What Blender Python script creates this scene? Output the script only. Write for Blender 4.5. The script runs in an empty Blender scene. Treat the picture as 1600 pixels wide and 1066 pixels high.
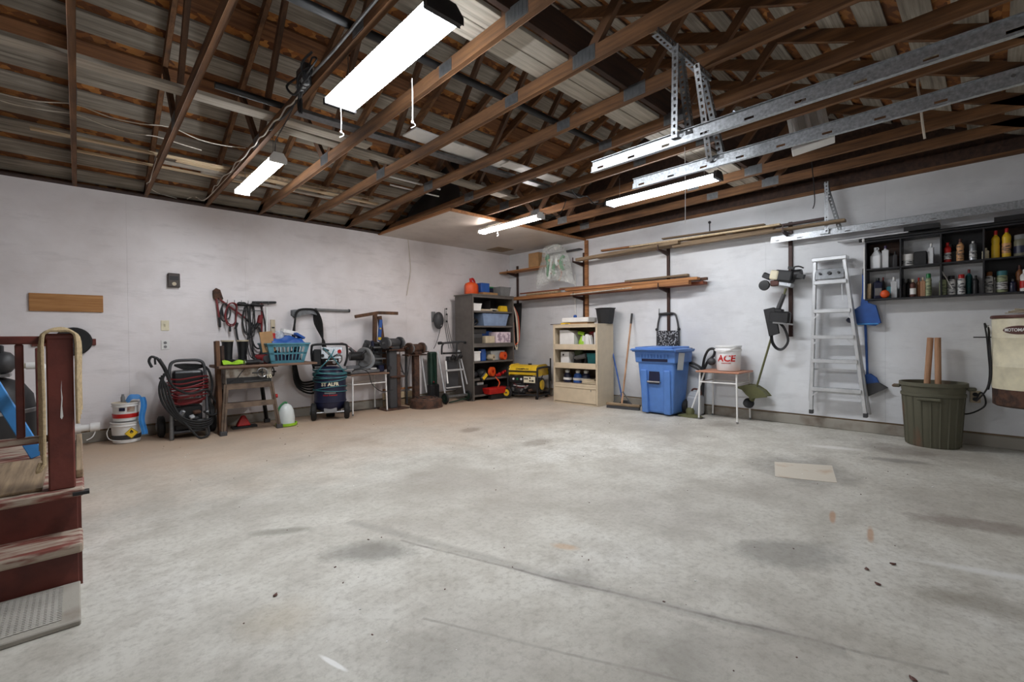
import bpy, math, random
from mathutils import Vector, Matrix, Euler
R_ = random.Random(7)
SC = bpy.context.scene
COL = SC.collection
PI = math.pi

# ------------------------------------------------------------------ camera
YAW, PITCH, ROLL = 0.75933, -0.012146, -0.0096407
cf = Vector((math.sin(YAW)*math.cos(PITCH), math.cos(YAW)*math.cos(PITCH), math.sin(PITCH)))
cr0 = Vector((math.cos(YAW), -math.sin(YAW), 0)); cu0 = cr0.cross(cf)
cr = cr0*math.cos(ROLL)+cu0*math.sin(ROLL); cu = -cr0*math.sin(ROLL)+cu0*math.cos(ROLL)
cd = bpy.data.cameras.new('camera'); cam = bpy.data.objects.new('camera', cd); COL.objects.link(cam)
m = Matrix((cr, cu, -cf)).transposed().to_4x4(); m.translation = (0, 0, 1.15); cam.matrix_world = m
cd.sensor_width = 36; cd.lens = 36*714.5/1600; cd.clip_start = .02; SC.camera = cam
# ------------------------------------------------------------------ world, exposure
w = bpy.data.worlds.new('world'); SC.world = w; w.use_nodes = True
w.node_tree.nodes['Background'].inputs[0].default_value = (.55, .65, .8, 1)
w.node_tree.nodes['Background'].inputs[1].default_value = .3
vs = SC.view_settings
vs.view_transform = 'Standard'; vs.look = 'None'; vs.gamma = 1; vs.use_curve_mapping = False
vs.exposure = 2.4
LAMP = 14.0     # emission of the LED diffusers

XW, YW, H = 6.528, 6.931, 2.829      # right wall, left wall, wall height
YF, XH = -0.53, -3.0                 # door wall behind the camera, house wall

# ------------------------------------------------------------------ helpers
def lin(c): 
    c = c/255
    return c/12.92 if c <= .04045 else ((c+.055)/1.055)**2.4
def rgb(c): return (lin(c[0]), lin(c[1]), lin(c[2]), 1)
MATS = {}
def newmat(name):
    m = bpy.data.materials.new(name); m.use_nodes = True; MATS[name] = m
    return m, m.node_tree.nodes, m.node_tree.links, m.node_tree.nodes['Principled BSDF']
def texco(N, L, scale=(1, 1, 1)):
    tc = N.new('ShaderNodeTexCoord'); mp = N.new('ShaderNodeMapping'); mp.inputs['Scale'].default_value = scale
    L.new(tc.outputs['Object'], mp.inputs[0]); return mp.outputs[0]
def noise(N, L, v, scale, detail=4, rough=.55):
    n = N.new('ShaderNodeTexNoise'); n.inputs['Scale'].default_value = scale; n.inputs['Detail'].default_value = detail
    n.inputs['Roughness'].default_value = rough; L.new(v, n.inputs['Vector']); return n.outputs['Fac']
def ramp(N, L, f, stops):
    r = N.new('ShaderNodeValToRGB'); L.new(f, r.inputs[0]); e = r.color_ramp.elements
    while len(e) < len(stops): e.new(.5)
    for el, (p, c) in zip(e, stops): el.position = p; el.color = c
    return r.outputs[0]
def mixc(N, L, f, a, b, mode='MIX'):
    x = N.new('ShaderNodeMix'); x.data_type = 'RGBA'; x.blend_type = mode
    for s, v in ((x.inputs[0], f), (x.inputs[6], a), (x.inputs[7], b)):
        if hasattr(v, 'links'): L.new(v, s)
        else: s.default_value = v
    return x.outputs[2]
def bumpn(N, L, b, h, strength, dist=.01):
    n = N.new('ShaderNodeBump'); n.inputs['Strength'].default_value = strength; n.inputs['Distance'].default_value = dist
    L.new(h, n.inputs['Height']); L.new(n.outputs[0], b.inputs['Normal'])
def mat(name, c, rough=.55, metal=0, var=.14, scale=9, bump=0, c2=None, lo=.42, hi=.62, stretch=(1, 1, 1)):
    """plain procedural material: colour c broken up by noise (towards c2 when given: dirt, rust, wear)"""
    if name in MATS: return MATS[name]
    m, N, L, b = newmat(name); v = texco(N, L, stretch); f = noise(N, L, v, scale)
    k = rgb(c)
    if c2: col = ramp(N, L, f, [(lo, k), (hi, rgb(c2))])
    else: col = ramp(N, L, f, [(.3, tuple(x*(1-var) for x in k[:3])+(1,)), (.7, tuple(min(1, x*(1+var)) for x in k[:3])+(1,))])
    L.new(col, b.inputs['Base Color']); b.inputs['Roughness'].default_value = rough; b.inputs['Metallic'].default_value = metal
    if bump: bumpn(N, L, b, noise(N, L, v, scale*4, 6), bump)
    return m
def wood(name, dark, light, stretch=(22, 1.2, 22), rough=.75, sc=1.6):
    m, N, L, b = newmat(name); v = texco(N, L, stretch); f = noise(N, L, v, sc, 6, .62)
    v2 = texco(N, L); g = noise(N, L, v2, 3.1, 3)
    c = ramp(N, L, f, [(.32, rgb(dark)), (.68, rgb(light))])
    c = mixc(N, L, ramp(N, L, g, [(.4, (0, 0, 0, 1)), (.75, (.45, .45, .45, 1))]), c, rgb(dark))
    L.new(c, b.inputs['Base Color']); b.inputs['Roughness'].default_value = rough; bumpn(N, L, b, f, .25, .004); return m
def emit(name, c, s):
    m, N, L, b = newmat(name); b.inputs['Base Color'].default_value = rgb(c); b.inputs['Emission Color'].default_value = rgb(c)
    b.inputs['Emission Strength'].default_value = s; return m
def clear(name, c, alpha=.35, rough=.12):
    m, N, L, b = newmat(name); v = texco(N, L); f = noise(N, L, v, 14, 5)
    b.inputs['Base Color'].default_value = rgb(c); b.inputs['Roughness'].default_value = rough
    L.new(ramp(N, L, f, [(.4, (alpha*.7,)*3+(1,)), (.66, (min(1, alpha*1.7),)*3+(1,))]), b.inputs['Alpha']); bumpn(N, L, b, f, .5, .02); return m

class G:
    """collects faces for ONE mesh"""
    def __init__(s): s.v = []; s.f = []; s.sm = []
    def add(s, vs, fs, smooth=False, M=None):
        o = len(s.v); s.v += [tuple(M @ Vector(p)) if M else tuple(p) for p in vs]
        s.f += [tuple(i+o for i in f) for f in fs]; s.sm += [smooth]*len(fs); return s
    def box(s, x0, y0, z0, x1, y1, z1, M=None):
        return s.add([(x0,y0,z0),(x1,y0,z0),(x1,y1,z0),(x0,y1,z0),(x0,y0,z1),(x1,y0,z1),(x1,y1,z1),(x0,y1,z1)],
            [(3,2,1,0),(4,5,6,7),(0,1,5,4),(1,2,6,5),(2,3,7,6),(3,0,4,7)], False, M)
    def ob(s, c, sz, rot=(0, 0, 0)):
        M = Matrix.Translation(c) @ Euler(rot).to_matrix().to_4x4(); a, b, d = sz[0]/2, sz[1]/2, sz[2]/2
        return s.box(-a, -b, -d, a, b, d, M)
    def frame(s, p0, p1, up=(0, 0, 1)):
        p0 = Vector(p0); d = Vector(p1)-p0; L = d.length; d.normalize(); u = Vector(up)
        if abs(d.dot(u)) > .98: u = Vector((0, 1, 0))
        x = u.cross(d).normalized(); y = d.cross(x)
        M = Matrix((x, y, d)).transposed().to_4x4(); M.translation = p0; return M, L
    def bar(s, p0, p1, w, d, up=(0, 0, 1)):
        M, L = s.frame(p0, p1, up); return s.box(-w/2, -d/2, 0, w/2, d/2, L, M)
    def cyl(s, p0, p1, r0, r1=None, n=12, up=(0, 0, 1)):
        M, L = s.frame(p0, p1, up); return s.lathe([(0, 0), (r0, 0), (r0 if r1 is None else r1, L), (0, L)], n, M)
    def lathe(s, prof, n=20, M=None, sx=1, sy=1):
        vs = []; fs = []; rows = []
        for r, z in prof:
            if r < 1e-6: rows.append([len(vs)]); vs.append((0, 0, z))
            else:
                rows.append(list(range(len(vs), len(vs)+n)))
                vs += [(r*sx*math.cos(2*PI*i/n), r*sy*math.sin(2*PI*i/n), z) for i in range(n)]
        for a, b in zip(rows, rows[1:]):
            for i in range(n):
                j = (i+1) % n
                if len(a) == 1 and len(b) == 1: continue
                if len(a) == 1: fs.append((a[0], b[j], b[i]))
                elif len(b) == 1: fs.append((a[i], a[j], b[0]))
                else: fs.append((a[i], a[j], b[j], b[i]))
        return s.add(vs, fs, True, M)
    def torus(s, c, R, r, axis=(0, 0, 1), n=24, k=8, sx=1):
        M, _ = s.frame(c, Vector(c)+Vector(axis)); vs = []; fs = []
        for i in range(n):
            a = 2*PI*i/n
            for j in range(k):
                b = 2*PI*j/k; q = R+r*math.cos(b); vs.append((q*math.cos(a)*sx, q*math.sin(a), r*math.sin(b)))
        for i in range(n):
            for j in range(k): fs.append((i*k+j, ((i+1) % n)*k+j, ((i+1) % n)*k+(j+1) % k, i*k+(j+1) % k))
        return s.add(vs, fs, True, M)
    def ball(s, c, rx, ry=None, rz=None, n=12, k=8):
        ry = ry or rx; rz = rz or rx
        return s.lathe([(math.sin(PI*i/k), -math.cos(PI*i/k)) for i in range(k+1)], n, Matrix.Translation(c) @ Matrix.Diagonal((rx, ry, rz, 1)))
    def tube(s, pts, r, n=6, sub=4, closed=False, sx=1):
        P = [Vector(p) for p in pts]
        if sub > 1 and len(P) > 2:
            Q = []; K = len(P); rng = K if closed else K-1
            for i in range(rng):
                a, b, c, d = (P[(i-1) % K], P[i], P[(i+1) % K], P[(i+2) % K]) if closed else (P[max(i-1, 0)], P[i], P[i+1], P[min(i+2, K-1)])
                for t in range(sub):
                    t /= sub; Q.append(.5*((2*b)+(c-a)*t+(2*a-5*b+4*c-d)*t*t+(3*b-a-3*c+d)*t**3))
            if not closed: Q.append(P[-1])
            P = Q
        vs = []; fs = []; K = len(P); u = None
        for i in range(K):
            t = (P[(i+1) % K]-P[i-1]) if (closed or 0 < i < K-1) else (P[1]-P[0] if i == 0 else P[-1]-P[-2])
            if t.length < 1e-9: t = Vector((0, 0, 1))
            t.normalize()
            if u is None: u = t.orthogonal().normalized()
            else:
                u = u-t*u.dot(t); u = u.normalized() if u.length > 1e-6 else t.orthogonal().normalized()
            wv = t.cross(u)
            for j in range(n):
                a = 2*PI*j/n; vs.append(P[i]+u*(r*math.cos(a)*sx)+wv*(r*math.sin(a)))
        for i in range(K if closed else K-1):
            for j in range(n): fs.append((i*n+j, i*n+(j+1) % n, ((i+1) % K)*n+(j+1) % n, ((i+1) % K)*n+j))
        if not closed: fs += [tuple(range(n-1, -1, -1)), tuple(range((K-1)*n, K*n))]
        return s.add(vs, fs, True)
    def prism(s, poly, t0, t1, axis='y', M=None):
        n = len(poly); f = {'y': lambda a, b, t: (a, t, b), 'x': lambda a, b, t: (t, a, b), 'z': lambda a, b, t: (a, b, t)}[axis]
        vs = [f(a, b, t0) for a, b in poly]+[f(a, b, t1) for a, b in poly]
        return s.add(vs, [tuple(range(n)), tuple(range(2*n-1, n-1, -1))]+[(i, (i+1) % n, n+(i+1) % n, n+i) for i in range(n)], False, M)
    def frustum(s, x0, y0, x1, y1, z0, X0, Y0, X1, Y1, z1, M=None):
        return s.add([(x0,y0,z0),(x1,y0,z0),(x1,y1,z0),(x0,y1,z0),(X0,Y0,z1),(X1,Y0,z1),(X1,Y1,z1),(X0,Y1,z1)],
            [(3,2,1,0),(4,5,6,7),(0,1,5,4),(1,2,6,5),(2,3,7,6),(3,0,4,7)], False, M)
    def sheet(s, fn, nu, nv, th=0):
        """a grid surface fn(u,v) -> point, u,v in 0..1; th > 0 closes it into a thin solid along its normals"""
        P = [[Vector(fn(i/nu, j/nv)) for j in range(nv+1)] for i in range(nu+1)]; W = nv+1
        vs = [p for r in P for p in r]; fs = [(i*W+j, (i+1)*W+j, (i+1)*W+j+1, i*W+j+1) for i in range(nu) for j in range(nv)]
        if th:
            o = len(vs)
            for i in range(nu+1):
                for j in range(nv+1):
                    a = P[min(i+1, nu)][j]-P[max(i-1, 0)][j]; b = P[i][min(j+1, nv)]-P[i][max(j-1, 0)]
                    nn = a.cross(b); nn = nn.normalized() if nn.length > 1e-9 else Vector((0, 0, 1)); vs.append(P[i][j]-nn*th)
            fs += [tuple(o+k for k in reversed(f)) for f in fs]
            for i in range(nu):
                fs += [(i*W, o+i*W, o+(i+1)*W, (i+1)*W), ((i+1)*W+nv, o+(i+1)*W+nv, o+i*W+nv, i*W+nv)]
            for j in range(nv):
                fs += [(j+1, o+j+1, o+j, j), (nu*W+j, o+nu*W+j, o+nu*W+j+1, nu*W+j+1)]
        return s.add(vs, fs, True)
    def mesh(s, name):
        me = bpy.data.meshes.new(name); me.from_pydata([tuple(p) for p in s.v], [], s.f)
        me.polygons.foreach_set('use_smooth', s.sm); me.update(); return me

def part(name, g, mt, parent=None, bev=0, label=None, seg=1):
    o = bpy.data.objects.new(name, g if isinstance(g, bpy.types.Mesh) else g.mesh(name)); COL.objects.link(o)
    if not o.data.materials: o.data.materials.append(MATS[mt] if isinstance(mt, str) else mt)
    if parent: o.parent = parent
    if bev:
        b = o.modifiers.new('bevel', 'BEVEL'); b.width = bev; b.segments = seg; b.limit_method = 'ANGLE'; b.angle_limit = .7
    elif any(p.use_smooth for p in o.data.polygons): 
        try: o.data.set_sharp_from_angle(angle=.75)
        except Exception: pass
    if label: o['label'] = label
    return o
def tag(o, label, cat, group=None):
    o['label'] = label; o['category'] = cat
    if group: o['group'] = group
    return o
def thing(name, label, cat, loc=(0, 0, 0), rz=0, group=None):
    o = bpy.data.objects.new(name, None); o.empty_display_size = .1; COL.objects.link(o)
    o.location = loc; o.rotation_euler = (0, 0, rz); return tag(o, label, cat, group)
def solo(name, g, mt, label, cat, group=None, bev=0, loc=(0, 0, 0), rot=(0, 0, 0)):
    o = part(name, g, mt, None, bev); o.location = loc; o.rotation_euler = rot; return tag(o, label, cat, group)
def struct(name, g, mt, parent=None, bev=0):
    o = part(name, g, mt, parent, bev)
    if not parent: o['kind'] = 'structure'
    return o
def text(name, s, size, mt, parent, M, bold=.0, ext=.001, shear=0, sx=1, wrap=None):
    """flat lettering as a mesh; local x runs along the line, z is up; wrap = radius of the drum it is printed on"""
    c = bpy.data.curves.new(name, 'FONT'); c.body = s; c.size = size; c.align_x = 'CENTER'; c.align_y = 'CENTER'
    c.offset = bold; c.extrude = ext; c.shear = shear; c.resolution_u = 3
    t = bpy.data.objects.new(name, c); COL.objects.link(t); bpy.context.view_layer.update()
    me = bpy.data.meshes.new_from_object(t.evaluated_get(bpy.context.evaluated_depsgraph_get()))
    bpy.data.objects.remove(t)
    for v in me.vertices:
        x, y, z = v.co.x*sx, v.co.y, v.co.z
        v.co = (x, -z, y) if not wrap else (wrap*math.sin(x/wrap), -wrap*math.cos(x/wrap)-z, y)
    me.transform(M); me.materials.clear(); me.name = name
    return part(name, me, mt, parent)
def T(x, y, z, rx=0, ry=0, rz=0): return Matrix.Translation((x, y, z)) @ Euler((rx, ry, rz)).to_matrix().to_4x4()
def copytree(o, loc=None, parent=None):
    c = o.copy(); COL.objects.link(c); c.parent = parent
    if loc is not None: c.location = loc
    for ch in o.children: copytree(ch, None, c)
    return c
# ------------------------------------------------------------------ setting materials
def floor_mat():
    m, N, L, b = newmat('concrete_floor'); v = texco(N, L)
    n1 = noise(N, L, v, .55, 5, .6); n2 = noise(N, L, v, 3.6, 10, .74); n3 = noise(N, L, v, 30, 6, .75)
    c = ramp(N, L, n1, [(.36, rgb((170, 165, 156))), (.52, rgb((198, 195, 186))), (.66, rgb((208, 206, 199)))])
    c = mixc(N, L, ramp(N, L, n2, [(.34, (.62, .62, .62, 1)), (.56, (0, 0, 0, 1))]), c, rgb((150, 144, 132)))
    c = mixc(N, L, ramp(N, L, n3, [(.32, (.55, .55, .55, 1)), (.52, (0, 0, 0, 1))]), c, rgb((142, 136, 126)))
    # warm bounce light painted into the slab colour towards the back wall
    sep = N.new('ShaderNodeSeparateXYZ'); L.new(v, sep.inputs[0])
    def math_(op, a, bb=None):
        x = N.new('ShaderNodeMath'); x.operation = op; x.use_clamp = False
        for s, val in zip(x.inputs, (a, bb)):
            if val is None: continue
            if hasattr(val, 'links'): L.new(val, s)
            else: s.default_value = val
        return x.outputs[0]
    wob = math_('MULTIPLY', math_('SUBTRACT', noise(N, L, v, 1.1, 5), .5), 3.0)
    mr = N.new('ShaderNodeMapRange'); L.new(math_('ADD', sep.outputs[1], wob), mr.inputs[0]); mr.inputs[1].default_value = 3.6; mr.inputs[2].default_value = 6.4
    c = mixc(N, L, math_('MULTIPLY', mr.outputs[0], .85), c, rgb((184, 156, 130)))
    # shaped stains: (x, y, rx, ry, rot, colour, strength, hardness)
    st = [(3.46,4.4,.2,.12,.2,(112,98,86),.45,.5),(3.55,3.36,.25,.15,.2,(110,98,86),.45,.5),(2.66,.74,.36,.2,-.8,(120,118,112),.5,.5),(4.4,1.12,.55,.42,.4,(84,84,82),.6,.9),(3.85,.07,.4,.14,1.9,(108,92,84),.5,.5),
          (5.28,.6,.28,.1,1.9,(92,88,84),.5,.5),(5.75,.6,.5,.3,1.4,(92,78,70),.5,.7),(2.75,.02,.3,.12,1.9,(122,114,100),.5,.6),(3.15,-.05,.4,.05,1.9,(222,222,220),.6,.6),(5.9,2.3,.3,.5,0,(108,94,84),.4,.8),
          (1.12,2.29,.3,.16,-.75,(106,104,98),.6,.6),(.86,2.91,.22,.06,-.6,(112,110,98),.55,.6),(1.684,1.352,.2,.14,0,(120,116,108),.4,.7),(.6,2.0,.2,.2,0,(164,146,112),.3,.8),(.9,1.35,.3,.2,.3,(126,122,112),.35,.8),(1.5,.75,.3,.2,.3,(122,120,112),.35,.8),
          (5.45,1.1,.1,.3,.3,(226,224,220),.6,.6),(3.4,.69,.02,.14,-1.37,(172,126,88),.65,.5),(3.25,.48,.02,.16,-1.42,(172,126,88),.65,.5),(.636,1.6,.012,.09,.25,(238,238,236),.8,.4),(1.9,1.6,.04,.09,.4,(190,150,108),.5,.6),(4.6,2.4,.5,.3,.5,(128,118,106),.3,.9),(2.2,4.9,.5,.3,.5,(120,104,90),.3,.9),(4.9,4.3,.5,.3,.5,(128,112,98),.3,.9)]
    for (x, y, rx, ry, ro, col, k, soft) in st:
        mp = N.new('ShaderNodeMapping'); mp.vector_type = 'TEXTURE'; mp.inputs['Location'].default_value = (x, y, 0); mp.inputs['Rotation'].default_value = (0, 0, ro); mp.inputs['Scale'].default_value = (rx, ry, 1)
        L.new(v, mp.inputs[0]); ln = N.new('ShaderNodeVectorMath'); ln.operation = 'LENGTH'; L.new(mp.outputs[0], ln.inputs[0])
        d = math_('ADD', ln.outputs['Value'], math_('MULTIPLY', math_('SUBTRACT', n2, .5), 1.1))
        r = N.new('ShaderNodeMapRange'); L.new(d, r.inputs[0]); r.inputs[1].default_value = 1; r.inputs[2].default_value = 1-soft; r.inputs[4].default_value = k
        c = mixc(N, L, r.outputs[0], c, rgb(col))
    # tyre rubbed line and saw-cut crack running towards the doors
    for (x0, y0, x1, y1, wd, col, k) in [(1.208,2.766,1.98,.36,.05,(112,108,102),.5),(1.3,2.3,2.1,.1,.012,(96,90,86),.6),(1.0,1.6,1.9,-.3,.01,(120,114,106),.5)]:
        dx, dy = x1-x0, y1-y0; ln = math.hypot(dx, dy); nx, ny = -dy/ln, dx/ln
        dd = math_('ADD', math_('ADD', math_('MULTIPLY', sep.outputs[0], nx), math_('MULTIPLY', sep.outputs[1], ny)), -(x0*nx+y0*ny))
        dd = math_('ABSOLUTE', math_('ADD', dd, math_('MULTIPLY', math_('SUBTRACT', n1, .5), .12)))
        r = N.new('ShaderNodeMapRange'); L.new(dd, r.inputs[0]); r.inputs[1].default_value = wd; r.inputs[2].default_value = wd*.3; r.inputs[4].default_value = k
        al = math_('ADD', math_('MULTIPLY', sep.outputs[0], dx/ln), math_('MULTIPLY', sep.outputs[1], dy/ln)); a0 = (x0*dx+y0*dy)/ln
        g1 = math_('GREATER_THAN', al, a0); g2 = math_('LESS_THAN', al, a0+ln)
        c = mixc(N, L, math_('MULTIPLY', math_('MULTIPLY', r.outputs[0], math_('MULTIPLY', g1, g2)), ramp(N, L, n2, [(.35, (0, 0, 0, 1)), (.6, (1, 1, 1, 1))])), c, rgb(col))
    L.new(c, b.inputs['Base Color']); L.new(ramp(N, L, n2, [(.3, (.5, .5, .5, 1)), (.7, (.72, .72, .72, 1))]), b.inputs['Roughness']); bumpn(N, L, b, n3, .12, .003)
floor_mat()
def wall_mat(name, c, dirt, gz):
    m, N, L, b = newmat(name); v = texco(N, L); f = noise(N, L, v, .9, 6, .6); g = noise(N, L, texco(N, L, gz), 4, 6, .65)
    k = ramp(N, L, f, [(.34, rgb(dirt)), (.58, rgb(c))])
    k = mixc(N, L, ramp(N, L, g, [(.3, (.28, .28, .28, 1)), (.46, (0, 0, 0, 1))]), k, rgb(tuple(x*.82 for x in dirt)))
    L.new(k, b.inputs['Base Color']); b.inputs['Roughness'].default_value = .42; bumpn(N, L, b, noise(N, L, texco(N, L, gz), 22, 5, .6), .22, .006)
wall_mat('paint_left', (238, 233, 234), (220, 213, 212), (.5, 1, 2)); wall_mat('paint_right', (226, 228, 231), (206, 207, 210), (1, .5, 2)); wall_mat('paint_ceiling', (196, 186, 176), (172, 160, 150), (1, 1, 1))
wood('truss_wood', (74, 50, 32), (140, 98, 62), (14, 1.0, 14)); wood('web_wood', (64, 44, 30), (116, 80, 52), (9, 2, 3)); wood('dark_beam', (44, 30, 24), (76, 52, 40), (1, 14, 14))
wood('grey_board', (112, 104, 94), (172, 164, 150), (1, 22, 22), .85); wood('brown_board', (86, 54, 32), (140, 96, 60), (1, 22, 22), .85); wood('plank_grey', (150, 142, 130), (206, 198, 184), (.8, 20, 20), .85)
wood('light_strip', (186, 160, 124), (226, 206, 172), (1, 24, 24)); wood('lumber', (122, 78, 46), (190, 134, 84), (20, 1, 20)); wood('lumber_old', (104, 86, 66), (166, 142, 112), (20, 1, 20))
wood('lumber_red', (96, 48, 30), (150, 80, 48), (20, 1, 20)); wood('pine_x', (150, 100, 54), (196, 146, 92), (1, 18, 18)); wood('bench_top', (92, 70, 58), (138, 108, 88), (1, 16, 16)); wood('handle_wood', (150, 108, 78), (200, 158, 124), (14, 14, 1))
def osb():
    m, N, L, b = newmat('osb'); v = texco(N, L, (1, 1.6, 1.6)); vo = N.new('ShaderNodeTexVoronoi'); vo.inputs['Scale'].default_value = 16; L.new(v, vo.inputs[0])
    c = ramp(N, L, vo.outputs['Color'], [(.2, rgb((92, 52, 22))), (.6, rgb((150, 92, 40))), (.95, rgb((196, 136, 70)))])
    c = mixc(N, L, ramp(N, L, noise(N, L, v, 1.3, 5), [(.38, (.75, .75, .75, 1)), (.62, (0, 0, 0, 1))]), c, rgb((84, 52, 30)))
    L.new(c, b.inputs['Base Color']); b.inputs['Roughness'].default_value = .85
osb()
mat('curb_concrete', (158, 153, 143), .85, 0, .2, 3, .4, (122, 110, 98), .52, .72)
mat('galv', (178, 182, 186), .4, .8, .3, 60); mat('galv_dark', (120, 122, 124), .45, .8, .2, 26); mat('steel', (150, 150, 150), .35, .9, .15, 12); mat('alu', (208, 210, 212), .36, .55, .1, 10)
mat('black', (26, 26, 28), .5, 0, .3); mat('black_gloss', (20, 20, 23), .28); mat('rubber', (24, 23, 23), .75, 0, .25); mat('white', (228, 227, 224), .45, 0, .06); mat('white_gloss', (234, 234, 234), .3, 0, .05)
mat('gray', (120, 120, 120), .55); mat('dark_gray', (62, 62, 64), .5); mat('red', (186, 28, 24), .42); mat('dark_red', (112, 24, 28), .45); mat('yellow', (226, 186, 40), .4); mat('blue', (38, 84, 158), .45)
mat('sky_blue', (66, 140, 208), .45); mat('green', (34, 120, 66), .45); mat('lime', (150, 196, 44), .5); mat('orange', (222, 84, 30), .5); mat('dk_green', (20, 50, 38), .5); mat('navy', (26, 30, 56), .35); mat('teal', (56, 116, 124), .5)
mat('rust', (96, 68, 54), .8, .3, .3, 14, .4, (62, 48, 42)); mat('control_brown', (74, 66, 62), .5, .3, .15); mat('cardboard', (160, 124, 84), .8); mat('tan', (196, 182, 156), .5); mat('brown_metal', (86, 52, 44), .5, .3, .2); mat('ivory', (226, 218, 190), .45); mat('rope', (188, 166, 130), .9, 0, .2, 60, .5)
mat('stair_red', (106, 48, 38), .55, 0, .2, 6, .15, (84, 36, 28)); mat('stair_worn', (118, 62, 52), .7, 0, .2, 5, .2, (168, 152, 136), .42, .54, (1, 5, 5)); mat('mesh_mat', (170, 166, 158), .8, 0, .1); mat('cable', (30, 30, 32), .55); mat('white_cable', (214, 206, 192), .6)
emit('led_white', (246, 250, 255), LAMP); emit('led_warm', (255, 246, 242), LAMP*.9)

# ------------------------------------------------------------------ floor, walls, curbs
struct('floor', G().box(XH, YF, -.12, XW, YW, 0), 'concrete_floor')
wl = struct('wall_left', G().box(XH-.1, YW+.012, 0, XW+.11, YW+.1, H), 'lumber_old')
n = 8; ed = [XH]+[XW-1.22*i for i in range(7, -1, -1)]; ed = sorted(e for e in ed if e >= XH)
for a, b_ in zip(ed, ed[1:]): part('wall_panel', G().box(a+.0005, YW, .137, b_-.0005, YW+.012, H), 'paint_left', wl)
wr = struct('wall_right', G().box(XW+.012, YF, 0, XW+.1, YW+.012, H), 'lumber_old')
ed = [YF]+[YW-1.22*i for i in range(6, -1, -1)]
for a, b_ in zip(ed, ed[1:]): part('wall_panel', G().box(XW, a+.0005, .137, XW+.012, b_-.0005, H), 'paint_right', wr)
g = G().box(XH, YW-.012, 0, XW, YW+.02, .118); struct('trim_1', g, 'curb_concrete', None, .006)
g = G().box(XW-.012, YF, 0, XW+.02, YW-.012, .118); struct('trim_2', g, 'curb_concrete', None, .006)
wf = struct('wall_front', G().box(XH-.1, YF-.1, 0, XW+.11, YF, H), 'paint_right')
struct('wall_house', G().box(XH-.1, YF, 0, XH, YW+.012, H), 'paint_left')
for i, x in enumerate((-.55, 3.32)):
    d = struct('door_%d' % (i+1), G().box(x, YF, 0, x+2.9, YF+.02, 2.16), 'white')
    for r in range(4):
        for q in range(4): part('door_panel', G().box(x+.06+q*.71, YF+.02, .06+r*.54, x+.71+q*.71, YF+.032, .5+r*.54), 'white', d, .008)
g = G().prism([(YW+.1, H), (YW+.1, 2.86), (3.2, 4.43), (YF-.1, 2.86), (YF-.1, H)], XH-.1, XH, 'x'); struct('wall_gable_house', g, 'lumber_old')
g = G().prism([(YW+.1, H), (YW+.1, 2.86), (3.2, 4.5), (YF-.1, 2.86), (YF-.1, H)], XW+.012, XW+.1, 'x'); struct('wall_gable_right', g, 'dark_beam')

# ------------------------------------------------------------------ roof deck with spaced sheathing boards
SL = .45; ang = math.atan(SL)
def zunder(y): return 2.88+SL*(6.65-y) if y > 3.2 else 2.88+SL*(6.65-(6.4-y))
TOPV = .098
for sgn, nm in ((1, 'ceiling'), (-1, 'ceiling_front')):
    ye = YW+.1 if sgn > 0 else 6.4-(YW+.1)
    z0, z1 = zunder(ye)+TOPV+.024, zunder(3.2)+TOPV+.024
    g = G().prism([(ye, z0), (3.2, z1), (3.2, z1+.02), (ye, z0+.02)], XH-.1, XW+.1, 'x'); ro = struct(nm, g, 'osb')
    run = abs(ye-3.2)/math.cos(ang); nb = int(run/.275)
    for i in range(nb):
        d = .17+i*.275; wd = .178
        y0 = ye-sgn*d*math.cos(ang); y1 = ye-sgn*(d+wd)*math.cos(ang); za, zb = zunder(y0)+TOPV, zunder(y1)+TOPV
        g = G().prism([(y0, za), (y1, zb), (y1, zb+.02), (y0, za+.02)], XH-.1, XW+.1, 'x')
        part('sheathing_board', g, 'brown_board' if (i in (6, 9) and sgn > 0) else 'grey_board', ro)

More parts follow.
